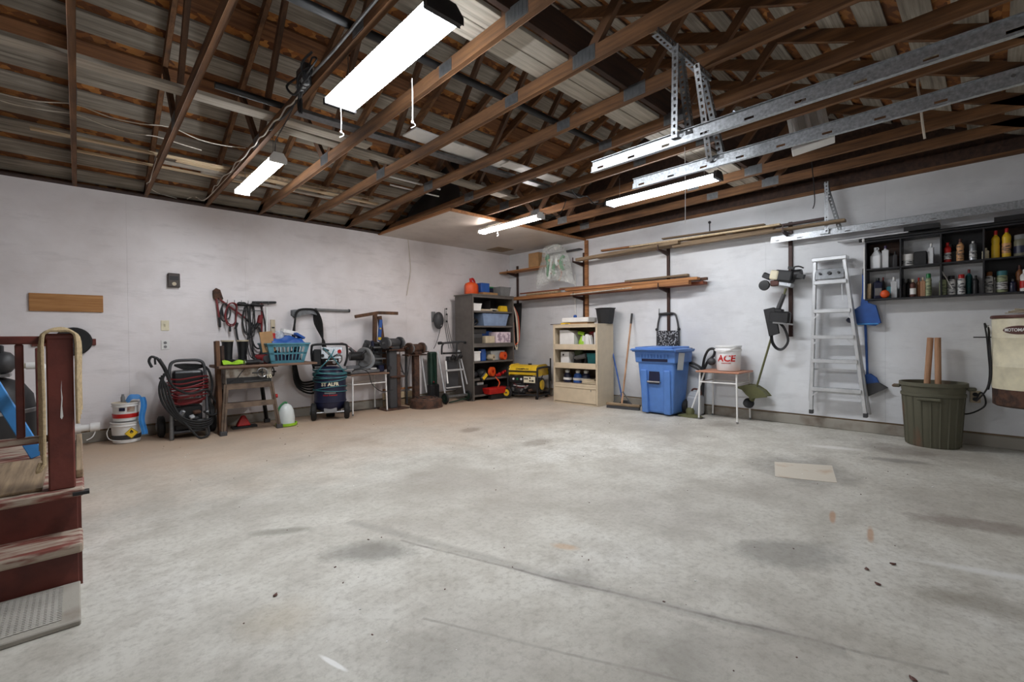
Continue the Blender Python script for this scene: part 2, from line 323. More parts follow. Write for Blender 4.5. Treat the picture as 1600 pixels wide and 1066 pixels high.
# ------------------------------------------------------------------ trusses (2x4 fink trusses every two feet)
def zch(y): return 2.829+.0125*(YW-y)
ORD = ['', 'nearest', 'second', 'third', 'fourth', 'fifth', 'sixth', 'seventh', 'eighth', 'ninth', 'tenth', 'eleventh', 'twelfth']
def trussparts(t):
    gy = (YF-.1, YW+.1)
    g = G(); 
    pts = [(gy[1], zch(gy[1])), (gy[0], zch(gy[0])), (gy[0], zch(gy[0])+.089), (gy[1], zch(gy[1])+.089)]
    part('bottom_chord', G().prism(pts, -.019, .019, 'x'), 'truss_wood', t, .003)
    for s in (1, -1):
        fy = (lambda q: q) if s > 0 else (lambda q: 6.4-q)
        part('top_chord', G().prism([(fy(YW+.01), 2.832), (fy(6.73), 2.845), (3.2, zunder(3.2)), (3.2, zunder(3.2)+TOPV), (fy(YW+.01), zunder(YW+.01)+TOPV)], -.019, .019, 'x'), 'truss_wood', t, .003)
        nd = 3.2+s*1.37; md = 3.2+s*1.95
        part('web', G().bar((0, nd+s*.03, zch(nd)+.05), (0, md, zunder(md)+.03), .064, .036, (1, 0, 0)), 'web_wood', t)
        part('web', G().bar((0, nd-s*.05, zch(nd)+.05), (0, 3.2+s*.05, zunder(3.2)-.0), .064, .036, (1, 0, 0)), 'web_wood', t)
        g = G()
        for sx in (-.0205, .0205):
            g.box(sx-.0008, nd-.09, zch(nd)+.006, sx+.0008, nd+.09, zch(nd)+.105)
            for q in range(6): g.box(sx-.002, nd-.08+q*.03, zch(nd)+.02, sx+.002, nd-.07+q*.03, zch(nd)+.09)
        part('gusset_plate', g, 'galv_dark', t)
    g = G()
    for sx in (-.0205, .0205): g.box(sx-.001, 2.44, zch(2.5)+.004, sx+.001, 2.58, zch(2.5)+.086)
    part('gusset_plate', g, 'galv_dark', t)
    g = G()
    for sx in (-.0205, .0205): g.box(sx-.001, 3.06, zunder(3.2)-.04, sx+.001, 3.34, zunder(3.2)+.06)
    part('gusset_plate', g, 'galv_dark', t)
proto = None
for k in range(10, -3, -1):
    lab = '%s brown timber roof truss counted from the right wall' % ORD[11-k] if k > -1 else ('brown timber roof truss over the stairs, beyond the left edge of view' if k == -1 else 'brown timber roof truss farthest left over the house side')
    if proto is None:
        proto = thing('roof_truss', lab, 'truss', (.6*k, 0, 0), 0, 'roof trusses'); trussparts(proto)
    else:
        c = copytree(proto, (.605*k, 0, 0)); c['label'] = lab
# top plate of the right wall and white plywood ceiling in the corner
struct('eave_shade_strip', G().box(XH, YW-.1, H+.001, XW, YW+.01, H+.015), 'dark_beam')  # dark strip added above the left wall for the shadowy eave band
struct('trim_3', G().box(XW-.03, YF, H+.002, XW+.1, YW, H+.04), 'truss_wood')
struct('trim_4', G().box(XW-.03, YF, H+.04, XW-.0, YW, H+.16), 'dark_beam')
cp = struct('ceiling_panel', G().box(3.62, 4.99, H-.014, XW, YW, H-.002), 'paint_ceiling')
part('ceiling_trim', G().box(3.6, 4.95, H-.016, XW, 4.99, H+.02), 'lumber', cp, .003)
part('ceiling_trim', G().box(3.58, 4.95, H-.016, 3.62, YW, H+.02), 'lumber', cp, .003)
part('patch', G().box(5.74, 6.4, H-.02, 6.15, 6.75, H-.014), 'lumber_old', cp)
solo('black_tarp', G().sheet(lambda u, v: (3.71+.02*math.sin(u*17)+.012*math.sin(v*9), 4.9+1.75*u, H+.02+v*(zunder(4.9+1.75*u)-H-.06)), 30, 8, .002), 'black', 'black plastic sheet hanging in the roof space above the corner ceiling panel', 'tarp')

# ------------------------------------------------------------------ LED shop lights
def led(x, y0, y1, z, wd, body, lab, mt='led_white', strings=()):
    t = thing('shop_light', lab, 'light', (x, (y0+y1)/2, z), 0, 'hanging LED shop lights'); l = (y1-y0)/2
    a = wd/2
    part('diffuser', G().prism([(-a*.8, 0), (a*.8, 0), (a, .012), (a, .034), (-a, .034), (-a, .012)], -l, l, 'y'), mt, t)
    prof = [(-a-.006, .012), (-a-.004, .03), (-a*.62, .07), (a*.62, .07), (a+.004, .03), (a+.006, .012)]
    part('housing', G().prism([(-a, .0345), (-a*.6, .062), (a*.6, .062), (a, .0345)], -l, l, 'y'), body, t)
    for s in (-1, 1): part('end_cap', G().prism([(-a-.004, -.003), (a+.004, -.003), (a+.004, .03), (a*.6, .075), (-a*.6, .075), (-a-.004, .03)], s*l, s*(l+.03), 'y'), body, t, .004)
    top = zch((y0+y1)/2)+.12-z
    for s in (-1, 1):
        part('hanging_chain', G().cyl((0, s*l*.8, .06), (0, s*l*.8, top), .003, n=5), 'steel', t)
    for (sx, sy, ln) in strings:
        g = G().tube([(sx, sy, .0), (sx+.003, sy, -ln*.5), (sx, sy, -ln)], .0025, 5, 3); g.ball((sx, sy, -ln), .009, n=8, k=5); g.tube([(sx, sy, -ln), (sx+.02, sy, -ln-.015), (sx-.012, sy, -ln-.04)], .003, 5, 3)
        part('pull_string', g, 'white', t)
    return t
led(1.31, 1.85, 3.03, 2.7, .2, 'black', 'large bright shop light nearest the camera, black housing', 'led_white', ((-.005, .585, .17), (.17, -.03, .26)))
led(1.305, 4.36, 5.56, 2.7, .125, 'white', 'small white shop light over the back left wall', 'led_white')
led(4.47, 4.15, 5.34, 2.7, .12, 'white', 'white shop light under the corner ceiling panel edge', 'led_warm', ((0, .25, .06),))
led(4.68, 1.92, 3.18, 2.7, .17, 'dark_gray', 'grey shop light hanging below the garage door tracks', 'led_white')
# ------------------------------------------------------------------ boards and pipes stored on the trusses
ZT = 2.962
def plank(name, x0, y0, x1, y1, wd, th, z, mt, lab, cat='board', group=None, tilt=0):
    L = math.hypot(x1-x0, y1-y0); 
    return solo(name, G().box(-L/2, -wd/2, 0, L/2, wd/2, th), mt, lab, cat, group, .002, ((x0+x1)/2, (y0+y1)/2, z), (tilt, 0, math.atan2(y1-y0, x1-x0)))
plank('long_plank', -1.6, 4.12, 2.05, 4.12, .13, .03, ZT, 'plank_grey', 'long weathered grey plank lying on the trusses at the upper left')
plank('long_plank', 1.25, 4.27, 4.35, 4.42, .14, .03, ZT, 'grey_board', 'grey plank on the trusses behind the big bright shop light')
plank('thin_strip', -.27, 5.68, 1.3, 5.64, .05, .02, ZT-.008, 'light_strip', 'pale wooden strip on the trusses, starting near the left edge')
plank('thin_strip', .02, 6.06, 1.55, 6.02, .04, .02, ZT-.01, 'light_strip', 'pale wooden strip on the trusses lowest above the left wall')
plank('thin_strip', .65, 5.86, 1.35, 5.83, .09, .012, ZT-.008, 'plank_grey', 'short pale board on the trusses left of the small shop light')
plank('thin_strip', .75, 5.72, 3.0, 5.82, .07, .02, ZT-.008, 'light_strip', 'pale wooden strip passing above the small shop light, uppermost')
plank('thin_strip', 1.0, 5.94, 3.1, 5.98, .06, .02, ZT-.008, 'plank_grey', 'grey wooden strip above the small shop light, lowest of the bundle')
plank('thin_strip', 1.25, 5.62, 2.85, 5.64, .05, .03, ZT-.008, 'lumber_old', 'short brown strip above the small shop light, at the back of the bundle')
plank('metal_trim', 1.3, 3.88, 5.2, 3.78, .1, .03, ZT, 'galv_dark', 'long blue grey metal trim lying across the trusses', 'trim strip')
plank('white_board', 2.2, 3.64, 2.75, 3.66, .22, .015, ZT+.031, 'white', 'white board offcut on the trusses by the second pull string', 'board')
plank('white_board', 2.62, 3.68, 3.42, 3.74, .26, .015, ZT+.048, 'white', 'larger white board offcut lying between the middle trusses', 'board')
plank('white_board', 3.35, 3.62, 4.2, 3.6, .16, .015, ZT+.031, 'white', 'white board offcut rightmost on the trusses', 'board')
for i, y in enumerate((2.18, 2.03)):
    plank('catwalk_plank', 1.0, y, 6.35, y, .142, .03, ZT+.025, 'plank_grey', ('wide pale plank along the truss middle, far side', 'wide pale plank along the truss middle, near side')[i], 'board', 'catwalk planks on the trusses')
plank('brace_beam', .9, 1.9, 6.4, 1.9, .04, .2, ZT+.025, 'dark_beam', 'dark timber beam on edge beside the pale planks on the trusses', 'beam')
def pipe(x0, x1, y, r, mt, lab, z=ZT+.006): 
    return solo('pipe', G().cyl((0, 0, 0), (x1-x0, 0, 0), r, n=12), mt, lab, 'pipe', None, 0, (x0, y, z+r))
pipe(.3, 3.75, 2.62, .026, 'black', 'long black plastic pipe lying across the trusses near the big shop light')
pipe(.75, 1.32, 3.9, .024, 'black', 'short black pipe on the trusses beside the junction box')
pipe(2.6, 3.3, 4.75, .012, 'white', 'thin white pipe in the dark roof space left of the corner ceiling')
pipe(2.75, 3.45, 5.0, .01, 'white', 'thinner white pipe lowest in the dark roof space near the corner')
# ------------------------------------------------------------------ wiring
JX = .605*2
t = thing('junction_box', 'grey junction box with looped cables on the truss left of the big light', 'junction box', (JX, 3.3, zch(3.3)))
part('box', G().box(-.07, -.08, .0, -.02, .08, .15), 'dark_gray', t, .006)
for i in range(3): part('connector', G().torus((-.06, -.07+i*.05, .02), .022, .009, (.3, 1, 0), 14, 7), 'galv', t)
part('cable_loop', G().tube([(-.04, -.05, .05), (-.09, -.1, -.02), (-.06, -.18, .03), (-.05, -.12, .1), (-.1, -.05, .04), (-.06, .05, -.06), (-.045, .1, .02)], .007, 6, 5), 'cable', t)
part('cable_loop', G().tube([(-.04, -.1, .08), (-.1, -.22, .0), (-.07, -.3, .06), (-.06, -.2, .12), (-.05, -.1, .09)], .006, 6, 5), 'cable', t)
part('cable_loop', G().tube([(-.06, .05, .1), (-.12, .12, .04), (-.1, .02, -.05), (-.07, -.06, .02), (-.1, -.12, .1), (-.06, -.2, .16)], .008, 6, 5), 'cable', t); part('wire_plug', G().tube([(-.045, .02, .03), (-.06, .06, -.08), (-.06, .03, -.16), (-.05, .05, -.05)], .012, 6, 4), 'black', t)
solo('cable', G().tube([(JX-.03, 3.2, zch(3.2)+.06), (JX-.028, 2.8, zch(2.8)+.05), (JX-.028, 2.2, zch(2.2)+.06), (JX-.028, 1.2, zch(1.2)+.05)], .009, 6, 4), 'gray', 'grey cable running along the truss above the big shop light', 'cable')
pts = [(JX-.03, 3.45+.14*i, zch(4)+.03+R_.uniform(-.02, .03)) for i in range(22)]
solo('cable', G().tube(pts, .006, 6, 3), 'white_cable', 'pale twisted cable clipped along the truss beside the small shop light', 'cable')
solo('cable', G().tube([(JX-.022, 3.5+.1*i, zch(4)+.02+R_.uniform(-.025, .035)) for i in range(9)], .008, 6, 4), 'cable', 'black cable bundle along the truss left of the big light', 'cable')
solo('electric_cord', G().tube([(1.3, 4.42, 2.77), (1.27, 4.3, 2.82), (1.22, 4.1, 2.8), (1.19, 3.7, 2.83), (1.18, 3.5, 2.88)], .004, 6, 4), 'cable', 'thin power cord of the small white shop light', 'cord')
def sag(x0, x1, y, z, d, lab, ph):
    pts = []
    for i in range(13):
        u = i/12; bay = abs(math.sin(((x0+(x1-x0)*u)/.605)*PI)); pts.append((x0+(x1-x0)*u, y+.04*math.sin(7*u+ph), z-d*bay))
    solo('cable', G().tube(pts, .005, 5, 4), 'white_cable', lab, 'cable')
sag(-1.2, 1.23, 5.06, 3.03, .05, 'upper white wire strung across the trusses at the left', 0)
sag(-1.2, .9, 5.27, 3.02, .04, 'lower white wire strung across the trusses at the left', 1.3)
solo('cable', G().tube([(.585, 5.6, zch(5.6)+.06), (.583, 5.9, zch(5.9)+.03), (.582, 6.2, zch(6.2)-.005), (.584, 6.5, zch(6.5)+.04), (.7, 6.84, zch(6.8)+.06), (.9, 6.86, zch(6.8)+.03)], .005, 5, 4), 'white_cable', 'white wire dropping down the second truss from the left', 'cable')
solo('cable', G().tube([(1.0, 6.84, zch(6.8)+.04), (1.08, 6.82, zch(6.8)+.08), (1.15, 6.7, zch(6.7)+.02), (1.19, 6.2, zch(6.2)+.04), (1.19, 5.4, zch(5.4)+.03), (1.188, 4.8, zch(5)+.05)], .006, 5, 4), 'white_cable', 'pale wire curling from the left wall up the third truss', 'cable')
solo('cable', G().tube([(4.09, 6.915, 1.85), (4.12, 6.915, 2.0), (4.17, 6.915, 2.3), (4.15, 6.915, 2.6), (4.12, 6.9, 2.81)], .006, 5, 5), 'white_cable', 'thin white wire hanging down the left wall below the corner ceiling', 'cable')
solo('cable', G().tube([(4.865, .42, 3.18), (4.87, .42, 3.1), (4.868, .41, 3.02), (4.9, .4, 2.97), (4.868, .4, 2.91), (4.87, .39, 2.78), (4.9, .38, 2.68)], .009, 6, 5), 'white_cable', 'white cable dangling through the trusses at the upper right', 'cable')
solo('cable', G().tube([(5.8, 1.4, 3.3), (5.8, 1.36, 2.95), (5.82, 1.34, 2.6), (5.83, 1.36, 2.5)], .005, 6, 5), 'cable', 'thin black cord hanging down left of the stepladder', 'cord')
solo('pull_cord', G().tube([(4.2, 2.02, 2.92), (4.205, 2.02, 2.5), (4.2, 2.02, 2.2)], .0035, 5, 2), 'white', 'white pull cord hanging in front of the grey shop light', 'cord')
solo('electric_cord', G().tube([(4.68, 3.2, 2.76), (4.6, 3.35, 2.74), (4.5, 3.4, 2.83), (4.35, 3.42, 2.79), (4.24, 3.45, 2.9), (4.22, 3.5, 2.95)], .006, 6, 5), 'cable', 'black looped cord left of the grey shop light', 'cord')
solo('electric_cord', G().tube([(4.5, 4.12, 2.77), (4.62, 4.0, 2.72), (4.7, 3.95, 2.82), (4.72, 3.9, 2.95)], .006, 6, 5), 'cable', 'black cord at the right end of the white corner shop light', 'cord')
# unlit tube fixture leaning up in the trusses at the right
t = thing('tube_fixture', 'unlit white fluorescent tube fixture tucked up in the trusses at the right', 'light', (5.02, 1.17, 2.9), 0)
t.rotation_euler = (-.25, -.16, -1.35)
part('tray', G().prism([(-.16, .02), (-.13, -.01), (.13, -.01), (.16, .02), (.14, .05), (-.14, .05)], 0, .5, 'z'), 'white', t, .004)
for x in (-.1, 0, .1): part('tube', G().cyl((x, -.035, .03), (x, -.035, .49), .02, n=12), 'white_gloss', t)
part('end_plate', G().box(-.17, -.055, -.015, .17, .055, .02), 'white', t, .006); part('hanger_wire', G().cyl((0, .03, .48), (0, .05, .66), .003, n=5), 'steel', t)

# ------------------------------------------------------------------ garage door tracks
def track(x, y0, y1, z, lab, flip=1):
    t = thing('door_track', lab, 'door track', (x, 0, z), 0, 'overhead garage door tracks')
    g = G(); hgt = .078
    g.box(.0135, y0, .036, .0165, y1, hgt); g.box(-.0015, y0, 0, .0015, y1, .012); g.box(-.0015, y0, .026, .0015, y1, .038); g.box(0, y0, .035, .016, y1, .038)          # recessed web above, slotted flange below
    y = y1-.05; 
    seg = [y1]
    while y > y0+.1:
        seg += [y, y-.05]; y -= .24
    seg.append(y0)
    for a, b_ in zip(seg[::2], seg[1::2]): g.box(-.0015, b_, .012, .0015, a, .026)
    g.box(0, y0, 0, .026, y1, .003)
    g.box(0, y0, hgt-.003, .03, y1, hgt)
    part('rail', g, 'galv', t)
    part('lower_lip', G().box(-.012, y0, -.004, .0, y1, .0), 'galv', t)
    return t
track(2.625, YF+.08, 1.94, 2.284, 'galvanised garage door track at the upper right, farther from the right wall')
t = track(3.155, YF+.08, 1.94, 2.284, 'galvanised garage door track just above the grey shop light')
part('splice_plate', G().box(-.006, -.2, .005, -.0016, .02, .075), 'galv', t); part('bolt', G().cyl((-.014, -.06, .04), (-.006, -.06, .04), .009, n=8), 'steel', t)
track(6.36, YF+.08, 1.94, 2.284, 'galvanised garage door track along the right wall above the black shelf')
def perf(p0, p1, up=(0, 0, 1), w=.038, step=.04):
    g = G(); M, L = g.frame(p0, p1, up); k = w*.3
    for ax in (0, 1):
        def bx(a0, a1, z0, z1): g.box(a0, -.0015, z0, a1, .0015, z1, M) if ax == 0 else g.box(-.0015, a0, z0, .0015, a1, z1, M)
        bx(0, k, 0, L); bx(w-k, w, 0, L); z = 0
        while z < L: bx(k, w-k, z, min(z+step*.5, L)); z += step
    return g
t = thing('track_hanger', 'perforated steel hanger frame holding the two middle door tracks', 'hanger', (0, 0, 0))
part('crossbar', perf((2.42, 1.32, 2.865), (3.14, 1.32, 2.865)), 'galv_dark', t)
part('strap', perf((2.6, 1.335, 2.32), (2.6, 1.325, 2.87), (1, 0, 0)), 'galv', t); part('strap', perf((3.13, 1.35, 2.32), (2.88, 1.325, 2.87), (1, 0, 0)), 'galv', t)
part('brace', perf((2.63, 1.22, 2.33), (2.76, 1.34, 2.87), (0, 1, 0)), 'galv_dark', t); part('brace', perf((3.17, 1.25, 2.33), (3.1, 1.34, 2.87), (0, 1, 0)), 'galv_dark', t)
t = thing('track_hanger', 'perforated steel strap holding the door track by the right wall', 'hanger', (0, 0, 0))
part('strap', perf((6.33, 1.36, 2.3), (6.33, 1.36, 2.9), (1, 0, 0)), 'galv', t); part('brace', perf((6.37, 1.2, 2.32), (6.36, 1.34, 2.9), (0, 1, 0)), 'galv_dark', t)

# ------------------------------------------------------------------ stairs with landing and railing
st = thing('porch_steps', 'dark red painted wooden steps with landing and railing at the left', 'stairs', (0, 0, 0))
XL = -1.7
part('riser', G().box(XL, 2.95, 0, -.012, 2.98, .165), 'stair_red', st, .004); part('riser', G().box(XL, 3.13, .205, -.012, 3.16, .385), 'stair_red', st, .004)
part('tread', G().box(XL, 2.9, .165, .004, 3.15, .212), 'stair_worn', st, .012, None, 2)
part('landing', G().box(XL, 3.07, .385, .012, 4.62, .425), 'stair_worn', st, .008)
part('side_panel', G().prism([(2.955, 0), (4.6, 0), (4.6, .384), (3.135, .384), (3.135, .164), (2.955, .164)], -.012, .0, 'x'), 'stair_red', st)
part('corner_bracket', G().box(-.03, 3.05, .395, .03, 3.1, .41), 'black', st)
part('newel_post', G().box(-.112, 3.1, .425, -.018, 3.19, 1.165), 'stair_red', st, .006)
part('paint_scrape', G().prism([(-.067, .775), (-.062, .765), (-.057, .78), (-.06, .83), (-.058, .87), (-.061, .91), (-.06, .955), (-.063, .91), (-.062, .86), (-.065, .82)], 3.0985, 3.1, 'y'), 'white', st); part('post_cap', G().box(-.118, 3.095, 1.15, -.012, 3.2, 1.18), 'stair_red', st, .008)
part('newel_post', G().box(-.2, 4.2, .425, -.16, 4.24, 1.1), 'stair_red', st, .005)
part('top_rail', G().box(XL, 3.12, 1.13, -.112, 3.18, 1.168), 'stair_red', st, .006); part('bottom_rail', G().box(XL, 3.13, .655, -.112, 3.17, .69), 'stair_worn', st, .006)
for x in (-.215, -.42, -.63, -.84): part('baluster', G().box(x, 3.133, .69, x+.028, 3.168, 1.13), 'stair_red', st, .004)
part('side_rail', G().box(-.06, 3.19, 1.09, -.025, 4.6, 1.13), 'stair_red', st, .005)
part('skirt_board', G().box(-.02, 3.3, .425, .01, 4.55, .47), 'lumber_old', st, .004)
solo('door_mat', G().box(-1.3, 3.14, .426, -.135, 3.95, .44), 'lumber_old', 'worn tan mat lying on the red landing', 'mat', None, .004)
t = thing('step_mat', 'grey board with woven mesh mat on the floor before the red steps', 'mat', (0, 0, 0))
part('board', G().box(XL, 2.53, 0, -.008, 2.945, .022), 'curb_concrete', t, .004)
g = G()
for i in range(64): g.box(-1.35+i*.02, 2.575, .022, -1.339+i*.02, 2.92, .0245)
for i in range(22): g.box(-1.35, 2.578+i*.016, .0225, -.065, 2.587+i*.016, .0255)
o = part('mesh', g, 'mesh_mat', t); o['kind'] = 'stuff'
rp = thing('rope', 'coiled tan rope draped over the red railing post', 'rope', (0, 0, 0))
for i in range(4):
    yy = 3.085+.016*i; dz = .02*i
    part('strand', G().tube([(-.124-.004*i, yy-.004, .56+dz), (-.122-.004*i, yy, .85), (-.124-.003*i, yy, 1.13), (-.108, yy, 1.188), (-.06, yy+.004, 1.194+.004*i), (-.02, yy, 1.188), (-.006+.004*i, yy, 1.14), (-.007+.004*i, yy, .95), (-.006+.004*i, yy, .74+dz)], .0075, 7, 4), 'rope', rp)
part('strand', G().tube([(-.135, 3.09, .57), (-.145, 3.08, .53), (-.125, 3.08, .56)], .0095, 7, 4), 'rope', rp)
# tank and plumbing behind the railing
t = thing('pressure_tank', 'black round pressure tank with grey band behind the stair railing', 'tank', (-.62, 5.85, 0))
part('body', G().lathe([(0, 0), (.3, 0), (.34, .06), (.345, .5), (.345, .56), (.33, .68), (.27, .78), (.16, .83), (0, .84)], 32), 'black', t)
part('band', G().lathe([(.346, .53), (.352, .535), (.352, .56), (.346, .565)], 32), 'steel', t)
t = thing('jet_pump', 'black electric pump on top of the tank behind the railing', 'pump', (-.58, 5.8, .84))
part('base', G().box(-.16, -.08, 0, .16, .08, .025), 'steel', t, .004); part('motor', G().cyl((-.2, 0, .13), (.06, 0, .13), .085, n=18), 'black', t)
part('pump_head', G().lathe([(0, 0), (.075, 0), (.1, .05), (.085, .1), (.03, .14), (0, .14)], 16, T(.06, 0, .12, 0, PI/2, 0)), 'dark_gray', t)
part('pressure_switch', G().box(.02, -.05, .19, .12, .04, .27), 'black', t, .01); part('bracket', G().box(-.1, -.06, .02, .02, .06, .06), 'black', t)
t = thing('pipe_elbow', 'white PVC pipe with elbow behind the railing', 'pipe', (-.4, 5.95, .8))
part('pipe', G().cyl((-.1, 0, .12), (.1, 0, .12), .022, n=12), 'ivory', t); part('elbow', G().tube([(.06, 0, .12), (.15, 0, .115), (.18, 0, .07), (.18, 0, .0)], .032, 12, 3), 'white', t); part('drop_pipe', G().cyl((.18, 0, -.8), (.18, 0, .02), .024, n=12), 'white', t)
t = thing('drain_pipe', 'white PVC pipe with red valve at the wall foot beside the steps', 'pipe', (-.05, 6.72, .2))
part('pipe', G().cyl((-.55, 0, 0), (.16, 0, 0), .035, n=14), 'white', t); part('coupling', G().cyl((-.1, 0, 0), (.06, 0, 0), .048, n=14), 'white', t); part('cap', G().cyl((.13, 0, 0), (.21, 0, 0), .046, n=14), 'white', t)
part('stand', G().box(-.03, -.03, -.2, .03, .03, -.04), 'curb_concrete', t); part('valve_handle', G().box(-.12, -.06, -.085, .0, .02, -.06), 'red', t, .006); part('drop_wire', G().tube([(.18, 0, -.02), (.15, -.02, -.1), (.1, -.03, -.13)], .006, 6, 3), 'white', t)
t = thing('blue_plank', 'bright blue plank leaning behind the railing', 'plank', (0, 0, 0))
part('plank', G().bar((-.44, 4.05, 1.08), (-.19, 4.05, .436), .065, .03, (0, 1, 0)), 'sky_blue', t, .004); part('cleat', G().ob((-.4, 4.075, .98), (.05, .02, .06), (0, .37, 0)), 'blue', t, .003)

# ------------------------------------------------------------------ left wall fittings
solo('wall_board', G().box(-.365, YW-.022, 1.455, .213, YW, 1.643), 'pine_x', 'blank varnished pine board fixed high on the left wall', 'board', None, .003)
solo('wall_rail', G().box(-.35, YW-.03, 1.085, .147, YW, 1.158), 'stair_red', 'dark red horizontal rail on the wall behind the post', 'rail', None, .004)
t = thing('hose_reel', 'black disc hanging on the dark red wall rail behind the post', 'disc', (-.035, YW-.031, 1.13))
part('disc', G().lathe([(0, 0), (.14, 0), (.148, .015), (.14, .035), (.05, .03), (0, .03)], 28, T(0, 0, 0, PI/2)), 'black', t); part('rim', G().torus((0, -.018, 0), .14, .014, (0, 1, 0), 28, 8), 'rubber', t)
t = thing('wall_thermostat', 'brown metal control box mounted on the left wall', 'control box', (.862, YW, 1.863))
part('case', G().box(-.06, -.05, -.085, .06, 0, .085), 'control_brown', t, .006); part('dial', G().cyl((0, -.06, -.045), (0, -.05, -.045), .022, n=14), 'tan', t); part('label_plate', G().box(-.045, -.054, .0, .045, -.05, .05), 'black', t)
t = thing('light_switch', 'ivory light switch plate on the left wall', 'switch', (.77, YW, 1.31))
part('plate', G().box(-.04, -.008, -.062, .04, 0, .062), 'ivory', t, .003); part('toggle', G().ob((0, -.014, .004), (.012, .022, .028), (.4, 0, 0)), 'ivory', t)
t = thing('wall_outlet', 'white outlet plate below the ivory switch on the left wall', 'outlet', (.768, YW, 1.077))
part('plate', G().box(-.04, -.008, -.056, .04, 0, .056), 'white', t, .003)
for z in (-.024, .024): part('socket', G().lathe([(0, 0), (.017, 0), (.017, .003), (0, .003)], 12, T(0, -.008, z, PI/2)), 'gray', t)
# ------------------------------------------------------------------ left wall, from the steps towards the corner
def bucket(t, r0, r1, hh, mt, handle=True, lid=None):
    part('pail', G().lathe([(0, .004), (r0-.008, .004), (r0, .012), (r0, .018), (r1-.004, hh*.8), (r1+.006, hh*.81), (r1+.006, hh*.85), (r1, hh*.86), (r1, hh*.94), (r1+.007, hh*.95), (r1+.007, hh), (r1-.006, hh), (r1-.012, hh*.9), (r0-.01, .02), (0, .02)], 32), mt, t)
t = thing('paint_pail', 'white pail with yellow flammable diamond, standing on the floor', 'bucket', (.38, 6.68, 0))
bucket(t, .122, .135, .235, 'white')
part('stripe', G().lathe([(.1245, .045), (.1262, .045), (.129, .095), (.1275, .095)], 32), 'dark_gray', t)
M = T(.02, 0, .115, 0, 0, .1)
d = part('hazard_diamond', G().prism([(-.062, 0), (0, -.062), (.062, 0), (0, .062)], -.138, -.1365, 'y', M), 'yellow', t)
g = G()
for a, b_ in (((-.062, 0), (0, .062)), ((0, .062), (.062, 0)), ((.062, 0), (0, -.062)), ((0, -.062), (-.062, 0))):
    g.bar((a[0]*.93, -.1385, a[1]*.93), (b_[0]*.93, -.1385, b_[1]*.93), .003, .001, (0, 1, 0))
g.torus((0, -.1388, .012), .012, .004, (0, 1, 0), 12, 5); g.prism([(-.012, .018), (-.003, .04), (.004, .03), (.012, .016), (0, .006)], -.1395, -.1385, 'y')
g2 = G(); g2.add(g.v, g.f, False, M); part('flame_symbol', g2, 'black', d)
part('bail_handle', G().tube([(-.135, .02, .2), (-.165, .0, .13), (-.155, -.04, .07), (-.12, -.1, .05), (-.06, -.14, .045)], .004, 6, 4), 'white', t)
t = thing('paint_pail', 'smaller white pail with red stripe stacked on the diamond pail', 'bucket', (.375, 6.68, .236))
bucket(t, .108, .118, .21, 'white'); part('stripe', G().lathe([(.111, .045), (.1132, .045), (.1165, .09), (.114, .09)], 32), 'red', t)
part('lid', G().lathe([(0, .212), (.12, .212), (.123, .2), (.119, .2), (.118, .211)], 32), 'tan', t)
part('print', G().sheet(lambda u, v: (.1185*math.sin(-.55+u*.45), -.1185*math.cos(-.55+u*.45), .125+.035*v), 6, 2, .001), 'navy', t); 
part('print', G().sheet(lambda u, v: (.1185*math.sin(.05+u*.6), -.1185*math.cos(.05+u*.6), .115+.06*v), 6, 2, .001), 'stair_worn', t)
t = thing('rag', 'blue cloth strap draped over the stacked pails', 'cloth', (.375, 6.68, 0))
part('fold', G().sheet(lambda u, v: (.0+.15*u+.02*v, -.02-.09*v+.05*u, .46+.075*math.sin(PI*u)*(1-.35*v)+.012*math.sin(9*u)-.02*v), 12, 6, .004), 'sky_blue', t)
part('hanging_end', G().sheet(lambda u, v: (.11+.055*u+.012*math.sin(8*v), -.115-.05*math.sin(v*1.6)+.006*math.sin(11*u), .5-.41*v), 6, 14, .004), 'sky_blue', t)
part('bottle', G().lathe([(0, 0), (.02, 0), (.02, .05), (.012, .07), (.012, .085), (0, .085)], 10, T(-.02, .02, .449)), 'gray', t)

# pressure washer
t = thing('pressure_washer', 'black pressure washer wound with red cord and black hose', 'pressure washer', (.93, 6.52, 0), -.06)
g = G(); g.tube([(-.17, -.14, .03), (-.17, -.13, .3), (-.175, -.02, .6), (-.165, .04, .82), (-.12, .05, .885), (.0, .05, .895), (.12, .05, .885), (.165, .04, .82), (.175, -.02, .6), (.17, -.13, .3), (.17, -.14, .03)], .017, 10, 5); part('frame', g, 'dark_gray', t)
part('front_leg', G().box(-.19, -.16, 0, -.15, -.12, .3), 'galv_dark', t, .01); part('front_leg', G().box(.15, -.16, 0, .19, -.12, .3), 'galv_dark', t, .01)
part('base_plate', G().box(-.17, -.12, .06, .17, .2, .085), 'dark_gray', t, .006)
part('engine', G().box(-.13, -.06, .085, .13, .18, .36).cyl((-.1, -.08, .22), (-.1, .0, .22), .08, n=16).cyl((.06, -.1, .2), (.06, 0, .2), .05, n=14), 'black', t, .012)
[part('engine_part', G().ob((-.12+.048*i, -.1-.02*(i % 2), .24+.06*math.sin(i*2.1)), (.035, .05, .05+.03*(i % 3)), (.4*i, .3*i, .5*i)), ('steel', 'galv', 'black', 'alu', 'rust', 'steel')[i], t, .008) for i in range(6)]
part('fuel_tank', G().box(-.15, -.05, .56, .15, .13, .78), 'black_gloss', t, .03, None, 2); part('shroud', G().box(-.14, -.06, .38, .14, .15, .54), 'dark_red', t, .03, None, 2)
part('nozzle_rack', G().box(-.1, -.085, .45, .12, -.06, .5), 'gray', t, .004)
